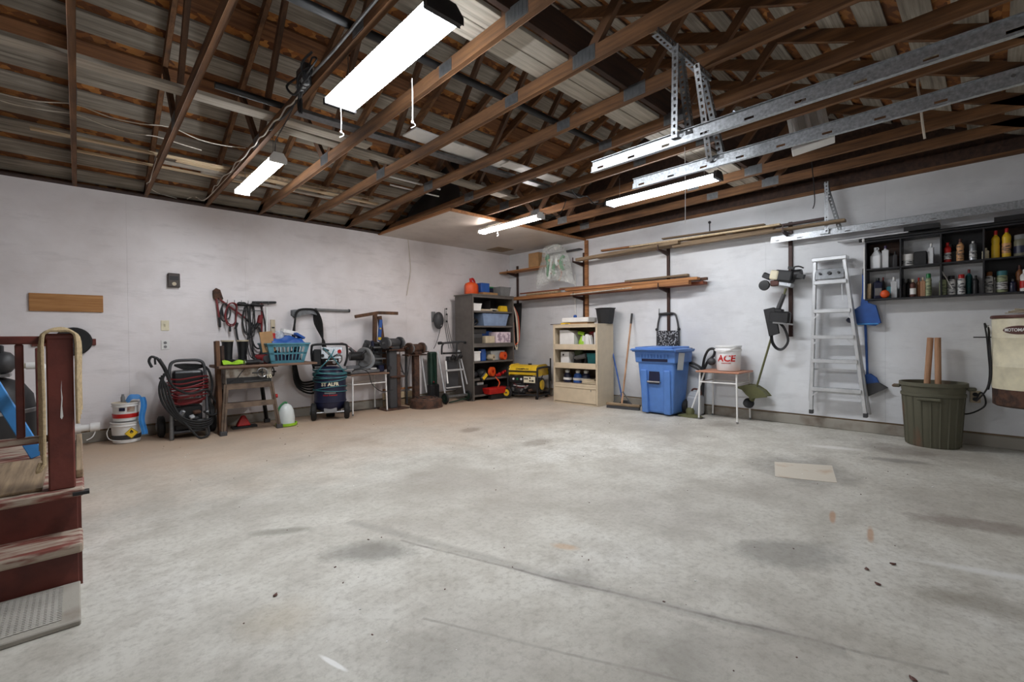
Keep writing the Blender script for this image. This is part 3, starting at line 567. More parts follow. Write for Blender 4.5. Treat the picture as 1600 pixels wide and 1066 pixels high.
for i in range(5): part('nozzle', G().cyl((-.07+i*.04, -.085, .47), (-.07+i*.04, -.11, .475), .009, n=8), ('yellow', 'green', 'white', 'red', 'black')[i], t)
for s in (-1, 1):
    wl_ = part('wheel', G().lathe([(0, -.04), (.06, -.04), (.1, -.035), (.125, -.02), (.125, .02), (.1, .035), (.06, .04), (0, .04)], 22, T(s*.25, .16, .125, 0, PI/2, 0)), 'rubber', t)
    part('hub', G().cyl((s*.285, .16, .125), (s*.3, .16, .125), .045, n=12), 'gray', wl_)
for i in range(9):
    z = .42+.032*i+R_.uniform(-.015, .015); a = R_.uniform(-.03, .03)
    part('red_cord', G().tube([(-.18, -.07, z), (-.08, -.12, z-.02+a), (.05, -.13, z+a), (.17, -.08, z+.02), (.19, .02, z), (.1, .18, z), (-.1, .18, z), (-.19, .03, z)], .0085, 6, 4, True), 'dark_red', t)
for i in range(4):
    o_ = i*.022
    part('hose', G().tube([(-.2-o_, -.08, .78-o_), (-.27+o_, -.12, .62), (-.24+o_, -.17, .42+o_), (-.1, -.22, .22+o_), (.05, -.22, .12+o_*1.2), (.2, -.16, .14+o_), (.24-o_*.5, -.1, .3), (.2, -.1, .42), (.24, 0, .6), (.19, .08, .8), (.02, .09, .84-o_), (-.12, .06, .84)], .0125, 7, 5), 'rubber', t)
part('hose', G().tube([(-.2, -.1, .74), (-.14, -.17, .6), (.0, -.2, .52), (.16, -.17, .55), (.22, -.1, .46), (.3, -.1, .3), (.22, -.16, .24), (.13, -.2, .3)], .0125, 7, 5), 'rubber', t)
part('hose', G().tube([(-.13, -.2, .3), (-.03, -.24, .16), (.06, -.27, .03), (.12, -.28, .015), (.17, -.26, .05), (.17, -.2, .12)], .0125, 7, 5), 'rubber', t)
part('spray_gun', G().tube([(-.18, .0, .7), (-.22, -.02, .82), (-.27, -.03, .92)], .02, 8, 4), 'black', t)
part('gun_handle', G().tube([(-.27, -.03, .92), (-.33, -.03, .95), (-.355, -.03, .9), (-.33, -.03, .83)], .014, 8, 4).tube([(-.27, -.03, .92), (-.3, -.03, .94), (-.3, -.03, .86)], .012, 6, 3), 'black', t)

# boards leaning behind the saw
solo('leaning_board', G().box(-.022, -.04, 0, .022, .04, 1.12), 'web_wood', 'dark reddish board leaning upright left of the table saw', 'board', None, .004, (1.215, 6.33, 0), (-.08, 0, .1))
solo('leaning_board', G().box(-.015, -.04, 0, .015, .04, 1.06), 'dark_beam', 'narrow black board leaning beside the reddish board', 'board', None, .003, (1.28, 6.42, 0), (-.08, 0, .1))

# table saw on its stand
t = thing('table_saw', 'old grey table saw on a splayed steel stand', 'table saw', (1.53, 6.5, 0))
mat('saw_gray', (176, 171, 160), .55, .2, .2, 8, 0, (112, 96, 82)); mat('saw_stand', (118, 100, 84), .6, .2, .2, 8, 0, (88, 74, 64))
part('cabinet', G().box(-.27, -.245, .6, .235, .22, .785), 'saw_gray', t, .006); part('name_plate', G().box(-.262, -.249, .605, .228, -.2445, .675), 'black', t)
text('lettering', '10', .062, 'ivory', t, T(.2, -.25, .668), .002); part('plate_lines', G().box(-.08, -.2505, .625, .19, -.249, .6275).box(-.08, -.2505, .617, .12, -.249, .6185), 'gray', t)
part('table_top', G().box(-.34, -.29, .785, .3, .29, .82), 'bench_top', t, .006); part('front_rail', G().box(-.35, -.31, .795, .34, -.29, .82), 'bench_top', t, .004)
part('extension_wing', G().box(.3, -.27, .793, .79, .25, .82), 'bench_top', t, .004)
wh = part('hand_wheel', G().torus((.11, -.3, .725), .055, .008, (0, 1, 0), 24, 7), 'steel', t); part('spoke', G().bar((.06, -.3, .725), (.16, -.3, .725), .01, .008).bar((.11, -.3, .675), (.11, -.3, .775), .01, .008).cyl((.11, -.315, .725), (.11, -.245, .725), .014, n=10), 'black', wh); part('knob', G().cyl((.0, -.31, .725), (.09, -.305, .725), .009, n=8), 'black', wh)
wh = part('hand_wheel', G().torus((.3, -.05, .71), .055, .008, (1, 0, 0), 22, 7), 'black', t); part('shaft', G().cyl((.235, -.05, .71), (.34, -.05, .71), .01, n=8).bar((.3, -.1, .71), (.3, 0, .71), .01, .01), 'black', wh)
legs = [(-.26, -.23, -.305, -.255), (.225, -.23, .315, -.235), (.225, .2, .32, .31), (-.26, .2, -.33, .31)]
for i, (x, y, X, Y) in enumerate(legs):
    lg = part('leg', G().bar((X, Y, .0), (x, y, .6), .05, .004, (0, 1, 0)).bar((X, Y, .0), (x, y, .6), .004, .045, (0, 1, 0)), 'saw_stand' if i != 2 else 'black', t)
    part('foot', G().box(X-.035, Y-.03, 0, X+.035, Y+.03, .05), 'dark_gray', lg, .004)
    for z in (.35, .38, .57): part('bolt', G().cyl((x+(X-x)*(1-z/.6), y+(Y-y)*(1-z/.6)-.012, z), (x+(X-x)*(1-z/.6), y+(Y-y)*(1-z/.6)-.002, z), .008, n=6), 'rust', lg)
part('apron', G().box(-.27, -.238, .535, .235, -.233, .6), 'saw_stand', t); part('apron', G().box(-.272, -.235, .535, -.267, .21, .6), 'saw_stand', t)
part('stretcher', G().box(-.29, -.248, .31, .275, -.242, .375), 'saw_stand', t); part('stretcher', G().box(-.3, -.245, .31, -.294, .26, .375), 'saw_stand', t); part('shelf', G().box(-.29, -.24, .315, .27, .26, .322), 'brown_metal', t)
part('power_cord', G().tube([(-.08, -.3, .78), (-.12, -.29, .73), (-.17, -.28, .66), (-.24, -.26, .63)], .005, 6, 4), 'cable', t)
# boots on the saw
def boot(x, y, rz, lab, z):
    t = thing('rubber_boot', lab, 'boot', (x, y, z), rz, 'rubber boots on the table saw')
    part('shaft', G().lathe([(.052, .03), (.05, .1), (.055, .2), (.064, .29), (.068, .3), (.06, .3), (.05, .2), (.046, .06), (0, .06)], 16, None, 1, 1.15), 'black', t)
    part('toe', G().ball((0, -.085, .032), .045, .11, .036), 'black', t); part('sole', G().prism([(-.045, -.18), (.045, -.18), (.05, -.05), (.042, .07), (-.042, .07), (-.05, -.05)], 0, .018, 'z'), 'dark_gray', t, .004)
    part('cuff', G().lathe([(.067, .285), (.071, .287), (.071, .303), (.066, .303)], 16, None, 1, 1.15), 'tan', t)
boot(1.36, 6.62, .3, 'left dark rubber boot standing on the table saw', .821); boot(1.53, 6.64, -.2, 'right dark rubber boot standing on the table saw', .821)
solo('work_gloves', G().sheet(lambda u, v: (1.25+.24*u, 6.3+.14*v+.02*math.sin(9*u), .83+.05*abs(math.sin(5*u+2*v))*math.sin(PI*v)+.006), 20, 8, .006), 'lime', 'bright lime green cloth heap on the table saw edge', 'gloves')
t = thing('power_tool', 'black electric tool lying on the table saw', 'power tool', (1.56, 6.29, .821), .2)
part('body', G().cyl((-.08, 0, .03), (.07, 0, .035), .03, n=12), 'black', t); part('handle', G().ob((.09, 0, .03), (.08, .04, .035), (0, .2, 0)), 'dark_gray', t, .01); part('disc', G().cyl((-.1, 0, .03), (-.092, 0, .03), .03, n=16), 'steel', t)
t = thing('circular_sander', 'maroon round power tool lying beside the basket', 'power tool', (1.69, 6.4, .821), .5)
part('motor', G().cyl((0, -.07, .06), (0, .07, .06), .058, n=18), 'dark_red', t); part('cap', G().lathe([(0, 0), (.05, 0), (.045, .02), (.02, .025), (0, .02)], 16, T(0, -.07, .06, PI/2)), 'dark_gray', t); part('handle', G().tube([(-.05, .04, .06), (-.11, .02, .09), (-.1, -.03, .05), (-.05, -.03, .05)], .016, 8, 4), 'black', t)
# laundry basket with its contents
t = thing('laundry_basket', 'blue green slatted laundry basket on the saw extension', 'basket', (1.97, 6.44, .821), .02)
mat('basket', (74, 130, 146), .45)
b0, b1, hb = (.2, .14), (.26, .19), .25
def bp(u, z, side):   # point on basket wall
    k = z/hb; a = b0[0]+(b1[0]-b0[0])*k; b_ = b0[1]+(b1[1]-b0[1])*k
    return {0: (u*a, -b_, z), 1: (a, u*b_, z), 2: (-u*a, b_, z), 3: (-a, -u*b_, z)}[side]
part('floor', G().box(-.2, -.14, 0, .2, .14, .008), 'basket', t, .004)
part('rim', G().tube([bp(-1, hb, 0), bp(1, hb, 0), bp(-1, hb, 2), bp(1, hb, 2)], .011, 8, 1, True), 'basket', t)
for s in range(4):
    g = G()
    for z0, z1 in ((0, .035), (.115, .135), (.21, hb)):
        g.sheet(lambda u, v: bp(-1+2*u, z0+(z1-z0)*v, s), 6, 1, .004)
    n_ = 10 if s in (0, 2) else 7
    for i in range(n_): 
        u0 = -1+2*(i/n_); wd = .55/n_
        if i == 0: u0 = -1; wd = 2.2/n_
        if i == n_-1: wd = 2/n_
        g.sheet(lambda u, v: bp(u0+wd*u, .02+(hb-.03)*v, s), 1, 2, .004)
    part('slatted_side', g, 'basket', t)
solo('blue_tarp', G().sheet(lambda u, v: (1.79+.4*u+.01*math.sin(13*v), 6.31+.3*v, 1.05+.15*math.sin(PI*v)**.6*(.45+.7*u*(1.25-u))+.018*math.sin(11*u+4*v)+.012*math.sin(23*v)), 22, 12, .01), 'blue', 'crumpled bright blue tarp filling the laundry basket', 'tarp')
solo('blue_tarp', G().sheet(lambda u, v: (1.81+.34*u, 6.35+.2*v, .84+.19*math.sin(PI*v)*(.6+.2*math.sin(9*u))), 12, 10, .01), 'navy', 'dark blue cloth in the bottom of the laundry basket', 'cloth')
t = thing('plastic_jar', 'red plastic container in the laundry basket', 'container', (1.83, 6.5, 1.06))
part('body', G().lathe([(0, 0), (.05, 0), (.052, .1), (.045, .12), (0, .12)], 16), 'red', t); part('lid', G().lathe([(0, .12), (.054, .12), (.054, .15), (0, .152)], 16), 'red', t)
solo('cardboard_flap', G().ob((0, 0, .11), (.15, .008, .26), (-.15, -.1, 0)), 'cardboard', 'brown cardboard piece upright at the basket left end', 'cardboard', None, 0, (1.75, 6.37, .99))
solo('clear_jar', G().lathe([(0, 0), (.06, 0), (.062, .08), (.05, .11), (.045, .12), (0, .12)], 18), clear('clear_plastic', (200, 210, 220), .5), 'clear plastic jar in the laundry basket', 'jar', None, 0, (1.93, 6.5, 1.12))
solo('white_box', G().box(-.1, -.06, 0, .1, .06, .05), 'white', 'pale flat box on top of the blue tarp in the basket', 'box', None, .006, (2.05, 6.5, 1.2), (.1, .22, .1))
solo('blue_box', G().box(-.07, -.05, 0, .07, .05, .03), 'blue', 'small blue box tilted at the basket right end', 'box', None, .004, (2.15, 6.44, 1.16), (0, .5, .2))
# under the saw
t = thing('floor_scraper', 'small red funnel shaped tool under the table saw', 'tool', (1.52, 6.62, 0))
part('head', G().frustum(-.08, -.05, .08, .05, .03, -.02, -.02, .02, .02, .16), 'red', t, .008); part('blade', G().box(-.13, -.06, 0, .15, .06, .03), 'black', t, .004)
solo('red_can', G().cyl((0, 0, 0), (.05, 0, 0), .026, n=14), 'red', 'small red knob at the right side of the saw stand shelf', 'knob', None, 0, (1.83, 6.45, .39))
t = thing('poultry_feeder', 'translucent dome poultry feeder with lime green base and handle', 'feeder', (1.96, 6.36, 0))
part('base_tray', G().lathe([(0, .012), (.11, .0), (.128, .01), (.13, .04), (.122, .042), (.115, .02), (0, .03)], 28), 'lime', t)
part('dome', G().lathe([(.1, .03), (.1, .12), (.088, .2), (.06, .26), (.025, .285), (0, .29)], 28), mat('frost_plastic', (206, 212, 210), .3, 0, .05), t); part('handle', G().tube([(-.1, .0, .06), (-.112, 0, .17), (-.075, 0, .26), (-.02, 0, .305), (.01, 0, .295)], .012, 8, 4), 'green', t)

# ------------------------------------------------------------------ things hanging on the left wall above the saw
t = thing('hook_rail', 'row of small wall hooks holding cords and cables', 'hook rail', (0, YW, 0))
part('rail', G().box(1.28, -.012, 1.59, 1.95, 0, 1.615), 'paint_left', t)
for x in (1.33, 1.42, 1.5, 1.58, 1.66, 1.75, 1.83, 1.91): part('hook', G().tube([(x, -.01, 1.62), (x, -.035, 1.605), (x, -.06, 1.615), (x, -.065, 1.65)], .004, 6, 3), 'steel', t)
t = thing('bolt_cutter', 'bolt cutter with red handles crossing over on the left wall', 'bolt cutter', (0, YW-.03, 0))
part('jaw', G().prism([(1.27, 1.76), (1.3, 1.79), (1.34, 1.77), (1.37, 1.66), (1.34, 1.64), (1.32, 1.7), (1.3, 1.64), (1.275, 1.67)], -.02, .01, 'y'), 'rust', t, .006)
part('arm', G().bar((1.33, -.01, 1.66), (1.62, -.02, 1.42), .022, .03, (0, 1, 0)), 'dark_red', t, .006); part('arm', G().bar((1.3, -.01, 1.66), (1.325, -.02, 1.42), .022, .03, (0, 1, 0)), 'dark_red', t, .006)
part('grip', G().bar((1.62, -.02, 1.42), (1.74, -.02, 1.3), .026, .032, (0, 1, 0)), 'black', t, .008); part('grip', G().bar((1.325, -.02, 1.42), (1.335, -.02, 1.29), .026, .032, (0, 1, 0)), 'black', t, .008)
def loops(name, x, z, w, h, n, r, mt, lab, cat, seed, off=.075):
    rr = random.Random(seed); t = thing(name, lab, cat, (x, YW-off, z)); 
    for i in range(n):
        a = w*rr.uniform(.7, 1.1)/2; b_ = h*rr.uniform(.75, 1.1); y = rr.uniform(-.03, .03); sh = rr.uniform(-.03, .03)
        part('loop', G().tube([(0, y, .0), (a*.7, y, -.03), (a+sh, y, -b_*.5), (a*.7+sh, y, -b_*.9), (sh, y, -b_), (-a*.7+sh, y, -b_*.88), (-a+sh, y, -b_*.5), (-a*.7, y, -.03)], r, 6, 4, True), mt, t)
    return t
loops('jumper_cable', 1.39, 1.6, .1, .22, 3, .008, 'cable', 'thin black cable loop hanging beside the bolt cutter', 'cable', 1)
t = loops('jumper_cable', 1.47, 1.61, .12, .28, 2, .008, 'dark_red', 'red jumper cable coil hanging on the wall hooks', 'cable', 2); part('clamp', G().ob((-.03, 0, -.33), (.025, .03, .09)), 'black', t, .005); part('clamp', G().ob((.04, -.02, -.3), (.025, .03, .09), (0, .3, 0)), 'black', t, .005)
t = loops('cord_coil', 1.58, 1.615, .2, .6, 1, .011, 'cable', 'thick black cord coil hanging over the boots', 'cord', 3)
t = loops('cord_coil', 1.67, 1.6, .15, .5, 3, .006, 'cable', 'tangled black extension cord in the middle of the hooks', 'cord', 4)
t = loops('cord_coil', 1.75, 1.61, .19, .6, 1, .01, 'cable', 'black cord coil hanging left of the white level', 'cord', 5)
t = loops('cord_coil', 1.74, 1.3, .16, .42, 4, .006, 'cable', 'lower loops of thin black cord right of the boots', 'cord', 6)
for i, x in enumerate((1.6, 1.76)):
    t = thing('wire_basket', ('wire ring hanger at the left above the cords', 'wire ring hanger at the right above the cords')[i], 'hanger', (x, YW-.07, 1.56))
    part('ring', G().torus((0, 0, .03), .075, .013, (0, 0, 1), 24, 8), 'black', t); part('ring', G().torus((0, 0, -.04), .06, .003, (0, 0, 1), 24, 5), 'steel', t); part('strut', G().bar((-.06, -.03, -.04), (-.075, 0, .03), .004, .004).bar((.06, -.03, -.04), (.075, 0, .03), .004, .004), 'steel', t)
t = thing('squeegee', 'black handled squeegee with red shaft hanging on the left wall', 'squeegee', (1.83, YW-.05, 0))
part('head', G().ob((.03, 0, 1.635), (.3, .035, .03), (0, -.04, 0)), 'black', t, .006); part('shaft', G().cyl((-.02, 0, .84), (0, 0, 1.62), .012, n=10), 'dark_red', t)
t = thing('spirit_level', 'white and grey levelling rods standing against the wall', 'level', (1.9, YW-.06, 0))
part('rod', G().box(-.03, -.02, .825, -.005, .01, 1.57), 'white', t, .003); part('rod', G().box(.03, -.02, .9, .085, .01, 1.4), 'tan', t, .003); part('vial', G().cyl((-.018, -.03, 1.1), (-.018, -.02, 1.1), .014, n=10), 'black', t); part('slot', G().box(.04, -.024, 1.28, .075, -.019, 1.3), 'black', t)
t = thing('hand_drill', 'dark red hand tool hanging among the cords', 'tool', (1.8, YW-.06, 1.35)); part('body', G().ob((0, 0, .05), (.06, .05, .12), (0, .2, 0)), 'dark_red', t, .012); part('handle', G().ob((-.04, 0, -.03), (.04, .04, .12), (0, .5, 0)), 'black', t, .012)
solo('tennis_ball', G().ball((0, 0, 0), .022), 'lime', 'small lime ball hanging by the left boot', 'ball', None, 0, (1.27, 6.75, .845))

# hose hanger with black hose
t = thing('hose_hanger', 'grey metal hose bracket on the wall above the compressor', 'bracket', (2.42, YW, 1.5))
part('plate', G().prism([(-.2, -.03), (-.2, .04), (.05, .06), (.12, .04), (.13, -.02), (.06, .0), (-.06, -.02), (-.16, -.06)], -.1, 0, 'y'), 'galv_dark', t, .006)
t = thing('black_hose', 'thick black hose looped over the wall bracket', 'hose', (2.42, YW-.08, 1.5))
for i in range(5):
    o_ = i*.018; y = -.04+.02*i
    part('loop', G().tube([(-.14, y, .03), (0, y, .06), (.12-o_*.3, y, .03), (.19-o_, y, -.15), (.2+o_, y, -.5), (.24-o_*.5, y, -.85), (.2+o_, y, -1.08+o_*2), (.02, y, -1.16+o_*2.2), (-.17+o_, y, -1.05+o_), (-.22+o_, y, -.8), (-.2, y, -.4), (-.19+o_*.4, y, -.12)], .013, 7, 4, True), 'rubber', t)
t = thing('tube_lamp', 'slim grey tube lamp mounted on the left wall', 'light', (2.81, YW, 1.558)); part('tube', G().cyl((-.24, -.03, 0), (.24, -.03, -.002), .02, n=14), 'gray', t)
for s in (-1, 1): part('end_cap', G().cyl((s*.24, -.03, 0), (s*.265, -.03, 0), .024, n=12).box(s*.25-.012, -.03, -.012, s*.25+.012, 0, .012), 'dark_gray', t)

# ------------------------------------------------------------------ compressor
t = thing('air_compressor', 'upright navy air compressor wrapped in teal hose', 'compressor', (2.6, 6.52, 0), -.38)
part('tank', G().lathe([(0, .1), (.12, .1), (.19, .14), (.212, .2), (.215, .26), (.212, .28), (.212, .62), (.19, .69), (.12, .73), (0, .74)], 36), 'navy', t); part('weld_ring', G().lathe([(.214, .235), (.219, .24), (.219, .252), (.214, .257)], 36), 'navy', t)
for s in (-1, 1):
    w_ = part('wheel', G().lathe([(0, -.035), (.06, -.035), (.105, -.034), (.12, -.02), (.12, .02), (.105, .034), (.06, .035), (0, .035)], 22, T(s*.215, -.14, .12, 0, PI/2, 0)), 'rubber', t); part('hub', G().cyl((s*.25, -.14, .12), (s*.262, -.14, .12), .045, n=12), 'dark_gray', w_)
part('foot', G().box(-.06, .1, 0, .06, .18, .12), 'rubber', t, .01); part('axle', G().cyl((-.2, -.14, .1), (.2, -.14, .1), .012, n=8), 'steel', t); part('front_plate', G().ob((0, -.19, .13), (.17, .02, .07), (-.3, 0, 0)), 'gray', t, .006)
part('handle', G().tube([(-.21, .06, .7), (-.235, .05, .85), (-.235, .03, 1.0), (-.2, .02, 1.045), (0, .02, 1.05), (.2, .02, 1.045), (.235, .03, 1.0), (.235, .05, .85), (.2, .06, .73)], .016, 9, 4), 'black', t)
part('motor', G().cyl((-.17, .06, .84), (.12, .06, .84), .085, n=18), 'black', t); part('pump', G().box(-.06, -.06, .75, .1, .1, .93), 'rust', t, .015); part('panel', G().ob((.03, -.09, .93), (.28, .012, .17), (-.15, 0, 0)), 'galv', t, .006)
part('gauge', G().cyl((.13, -.105, .95), (.13, -.125, .947), .026, n=16), 'red', t); part('gauge', G().cyl((-.02, -.105, .95), (-.02, -.125, .947), .026, n=16), 'white', t); part('regulator', G().cyl((.06, -.15, .8), (.06, -.05, .8), .024, n=12).cyl((-.05, -.12, .82), (.1, -.12, .82), .012, n=8), 'steel', t)
part('valve', G().cyl((-.09, -.11, .9), (-.09, -.14, .895), .02, n=10).ob((-.05, -.12, .98), (.09, .02, .02), (0, .4, 0)).ob((.07, -.12, .89), (.08, .02, .018), (0, -.5, 0)).cyl((.0, -.11, .87), (.0, -.14, .865), .018, n=10), 'black', t); part('tube_line', G().tube([(.1, -.08, .76), (.16, -.1, .82), (.14, -.12, .9), (.05, -.12, .88)], .01, 7, 4), 'steel', t); part('cover', G().box(-.22, -.05, .74, -.1, .1, .98), 'black', t, .02)
for i in range(9):
    z = (.40 if i < 2 else .52)+.021*i; tl = R_.uniform(-.045, .045)
    part('teal_hose', G().tube([(.224*math.cos(a), .224*math.sin(a), z+tl*math.cos(a+i)) for a in [k*PI/6 for k in range(12)]], .0065, 6, 3, True), 'teal', t)
for p in ([(-.2, -.1, .62), (-.1, -.2, .75), (.0, -.16, .86), (.06, -.13, .98)], [(.2, -.1, .64), (.12, -.18, .76), (.02, -.16, .9), (-.08, -.13, 1.0)]): part('teal_hose', G().tube(p, .008, 6, 5), 'teal', t)
text('lettering', 'ST ALFR', .066, 'ivory', t, T(0, 0, .495), .0025, .0012, 0, 1, .2165); text('lettering', 'Power Command', .026, 'red', t, T(0, 0, .345), .0006, .0012, 0, 1, .2165)
part('badge', G().sheet(lambda u, v: (.2138*math.sin(-.35+.7*u), -.2138*math.cos(-.35+.7*u), .365+.022*v), 8, 1, .001), 'gray', t)

# ------------------------------------------------------------------ school desk with mitre saw
def desk(loc, rz, lab, top, w=.6, dp=.42, hh=.6):
    t = thing('school_desk', lab, 'desk', loc, rz, 'small school desks')
    part('desktop', G().box(-w/2, -dp/2, hh-.022, w/2, dp/2, hh), top, t, .008, None, 2)
    for x, y in ((-1, -1), (1, -1), (1, 1), (-1, 1)):
        X, Y = x*(w/2-.045), y*(dp/2-.04); l_ = part('leg', G().cyl((X+x*.012, Y+y*.012, .012), (X, Y, hh-.022), .0115, n=10), 'white', t); part('foot', G().cyl((X+x*.012, Y+y*.012, 0), (X+x*.012, Y+y*.012, .025), .014, n=8), 'gray', l_)
    for y in (-1, 1): part('rail', G().tube([(-w/2+.045, y*(dp/2-.04), hh-.15), (w/2-.045, y*(dp/2-.04), hh-.15)], .0085, 8, 1), 'white', t)
    for x in (-1, 1): part('rail', G().tube([(x*(w/2-.045), -dp/2+.04, hh-.15), (x*(w/2-.045), dp/2-.04, hh-.15)], .0085, 8, 1), 'white', t)
    return t
desk((3.16, 6.62, 0), .02, 'white legged desk under the mitre saw beside the compressor', 'bench_top', .62, .44, .6)
t = thing('mitre_saw', 'grey compound mitre saw standing on the left desk', 'mitre saw', (3.12, 6.6, .601), .15)
part('base', G().box(-.26, -.12, 0, .24, .12, .05), 'steel', t, .012); part('turntable', G().lathe([(0, .05), (.12, .05), (.12, .07), (0, .072)], 22), 'steel', t); part('fence', G().box(-.22, .05, .07, .22, .075, .12), 'steel', t, .004)
part('blade_guard', G().lathe([(0, -.03), (.14, -.03), (.15, -.015), (.15, .015), (.14, .03), (0, .03)], 28, T(.04, -.01, .24, 0, PI/2, .35)), 'gray', t); part('blade', G().lathe([(0, -.002), (.13, -.002), (.13, .002), (0, .002)], 28, T(.06, -.06, .2, 0, PI/2, .35)), 'alu', t); part('arbor', G().cyl((.06, -.03, .24), (.11, -.05, .24), .03, n=14), 'dark_gray', t)
part('motor', G().cyl((-.17, .06, .26), (.02, .0, .26), .065, n=16), 'black', t); part('handle', G().tube([(.0, -.1, .33), (-.06, -.17, .34), (-.1, -.14, .27), (-.06, -.06, .26)], .018, 8, 4), 'black', t); part('dust_port', G().cyl((-.1, .06, .32), (-.14, .1, .38), .025, n=10), 'dark_gray', t); part('bevel_arm', G().bar((.0, .1, .05), (.02, .08, .26), .07, .05), 'steel', t)
solo('electric_cord', G().tube([(2.88, 6.5, .61), (2.93, 6.38, .68), (3.05, 6.36, .66), (3.12, 6.37, .6), (3.16, 6.36, .45), (3.3, 6.35, .33), (3.5, 6.36, .33)], .006, 6, 5), 'cable', 'black cord curling down from the mitre saw over the desk edge', 'cord')
solo('electric_cord', G().tube([(2.86, 6.9, 1.03), (2.95, 6.9, 1.06), (3.05, 6.82, .98), (3.18, 6.75, .86)], .006, 6, 4), 'dark_red', 'thin red cord from the wall to the mitre saw', 'cord')
solo('electric_cord', G().tube([(2.84, 6.8, .02), (2.9, 6.75, .015), (3.1, 6.78, .015), (3.35, 6.75, .015), (3.5, 6.8, .012)], .008, 6, 4), 'cable', 'black cord lying on the floor under the left desk', 'cord')
t = thing('tool_rack', 'black cordless tools heaped behind the mitre saw', 'tool rack', (3.36, 6.72, .601))
part('rack', G().box(-.14, -.06, 0, .14, .06, .06), 'dark_gray', t, .006); part('stand', G().box(-.02, .0, .06, .16, .04, .42), 'galv_dark', t, .004)
for i in range(7): part('tool', G().ob((-.15+.05*i, -.02+.03*(i % 2), .38+.05*math.sin(i*2.3)), (.05, .09, .16), (.3*math.sin(i), .4*math.cos(i*1.7), i)), ('black', 'dark_gray', 'black', 'navy', 'black', 'dark_gray', 'black')[i], t, .014)
for i in range(4): part('shelf_bracket', G().box(-.02, -.08, .1+.09*i, .18, .04, .125+.09*i), 'gray' if i % 2 else 'black', t, .004)
part('battery', G().box(.04, -.12, .0, .13, -.06, .1), 'navy', t, .008); part('charger', G().box(-.1, -.13, .0, .0, -.07, .07), 'white', t, .008)
t = thing('tee_post', 'wooden T shaped post with crossbar leaning on the left wall', 'post', (3.46, 6.76, 0))
part('crossbar', G().bar((-.38, -.03, 1.46), (0, -.03, 1.53), .05, .04, (0, 1, 0)).bar((0, -.03, 1.53), (.35, -.03, 1.53), .05, .04, (0, 1, 0)), 'web_wood', t, .004); part('post', G().bar((-.05, .02, .61), (-.04, -.01, 1.53), .05, .07), 'web_wood', t, .004); part('brace', G().bar((.16, .03, .62), (.04, 0, 1.48), .07, .03, (0, 1, 0)), 'web_wood', t, .004)
t = thing('spirit_level', 'blue and yellow level hanging on the wooden T post', 'level', (3.47, 6.69, 1.1)); part('body', G().ob((0, 0, .15), (.05, .03, .34), (0, .1, 0)), 'blue', t, .005); part('end', G().ob((-.012, 0, .02), (.052, .032, .05), (0, .1, 0)), 'yellow', t, .004); part('vial', G().cyl((0, -.02, .18), (0, -.014, .18), .014, n=10), 'yellow', t)

# ------------------------------------------------------------------ bench grinders on stands
def grinder(t, z, body, rz):
    e = Matrix.Translation((0, 0, z)) @ Euler((0, 0, rz)).to_matrix().to_4x4()
    part('motor', G().lathe([(0, -.12), (.06, -.12), (.072, -.1), (.072, .1), (.06, .12), (0, .12)], 20, e @ T(0, 0, .1, 0, PI/2, 0)), body, t); part('mount', G().box(-.09, -.07, 0, .09, .07, .05, e), body, t, .008)
    for s in (-1, 1):
        gd = part('wheel_guard', G().lathe([(0, -.03), (.085, -.03), (.095, -.02), (.095, .02), (.085, .03), (0, .03)], 24, e @ T(s*.165, 0, .1, 0, PI/2, 0)), 'dark_gray' if body != 'rust' else 'rust', t)
        part('grinding_wheel', G().lathe([(0, -.012), (.08, -.012), (.08, .012), (0, .012)], 24, e @ T(s*.165, -.03, .095, 0, PI/2, 0)), 'gray', gd); part('nut', G().cyl(tuple(e @ Vector((s*.195, 0, .1))), tuple(e @ Vector((s*.22, 0, .1))), .018, n=8), 'steel', gd); part('tool_rest', G().box(s*.165-.03, -.13, .03, s*.165+.03, -.09, .045, e), 'rust', gd)
t = thing('pedestal_grinder', 'bench grinder on a black steel pedestal beside the left desk', 'grinder', (3.62, 6.56, 0))
part('base_plate', G().box(-.2, -.14, 0, .2, .16, .02), 'rust', t, .004); part('pedestal', G().box(-.085, -.05, .02, .045, .06, .93), 'dark_gray', t, .01); part('side_post', G().box(.05, -.03, .02, .12, .04, .87), 'rust', t, .006); part('collar', G().box(-.08, -.08, .5, .17, .08, .53), 'rust', t, .006); part('switch', G().cyl((-.1, -.05, .66), (-.1, -.075, .66), .035, n=14), 'black', t); part('top_plate', G().box(-.12, -.1, .93, .14, .1, .95), 'rust', t, .004)
grinder(t, .95, 'dark_gray', .35)
t = thing('pedestal_grinder', 'rusty bench grinder on a steel post nearer the folding cart', 'grinder', (4.12, 6.7, 0))
part('post', G().box(-.05, -.04, .02, .05, .05, .83), 'rust', t, .006); part('base_plate', G().box(-.14, -.12, 0, .14, .12, .02), 'rust', t, .004); part('table', G().box(-.2, -.1, .83, .16, .1, .85), 'rust', t, .004); part('side_tube', G().cyl((.14, -.1, .2), (.08, -.04, .84), .016, n=10), 'alu', t)
grinder(t, .85, 'rust', .35)
t = thing('scrap_tools', 'rusty vice parts and pliers between the two grinders', 'tools', (3.86, 6.72, 0))
part('cross_beam', G().box(-.22, -.03, .9, .2, .03, .94), 'rust', t, .006)
for i in range(5): part('lump', G().ball((-.16+.08*i, -.02, .95+.01*(i % 2)), .04, .035, .03, 8, 6), 'rust', t)
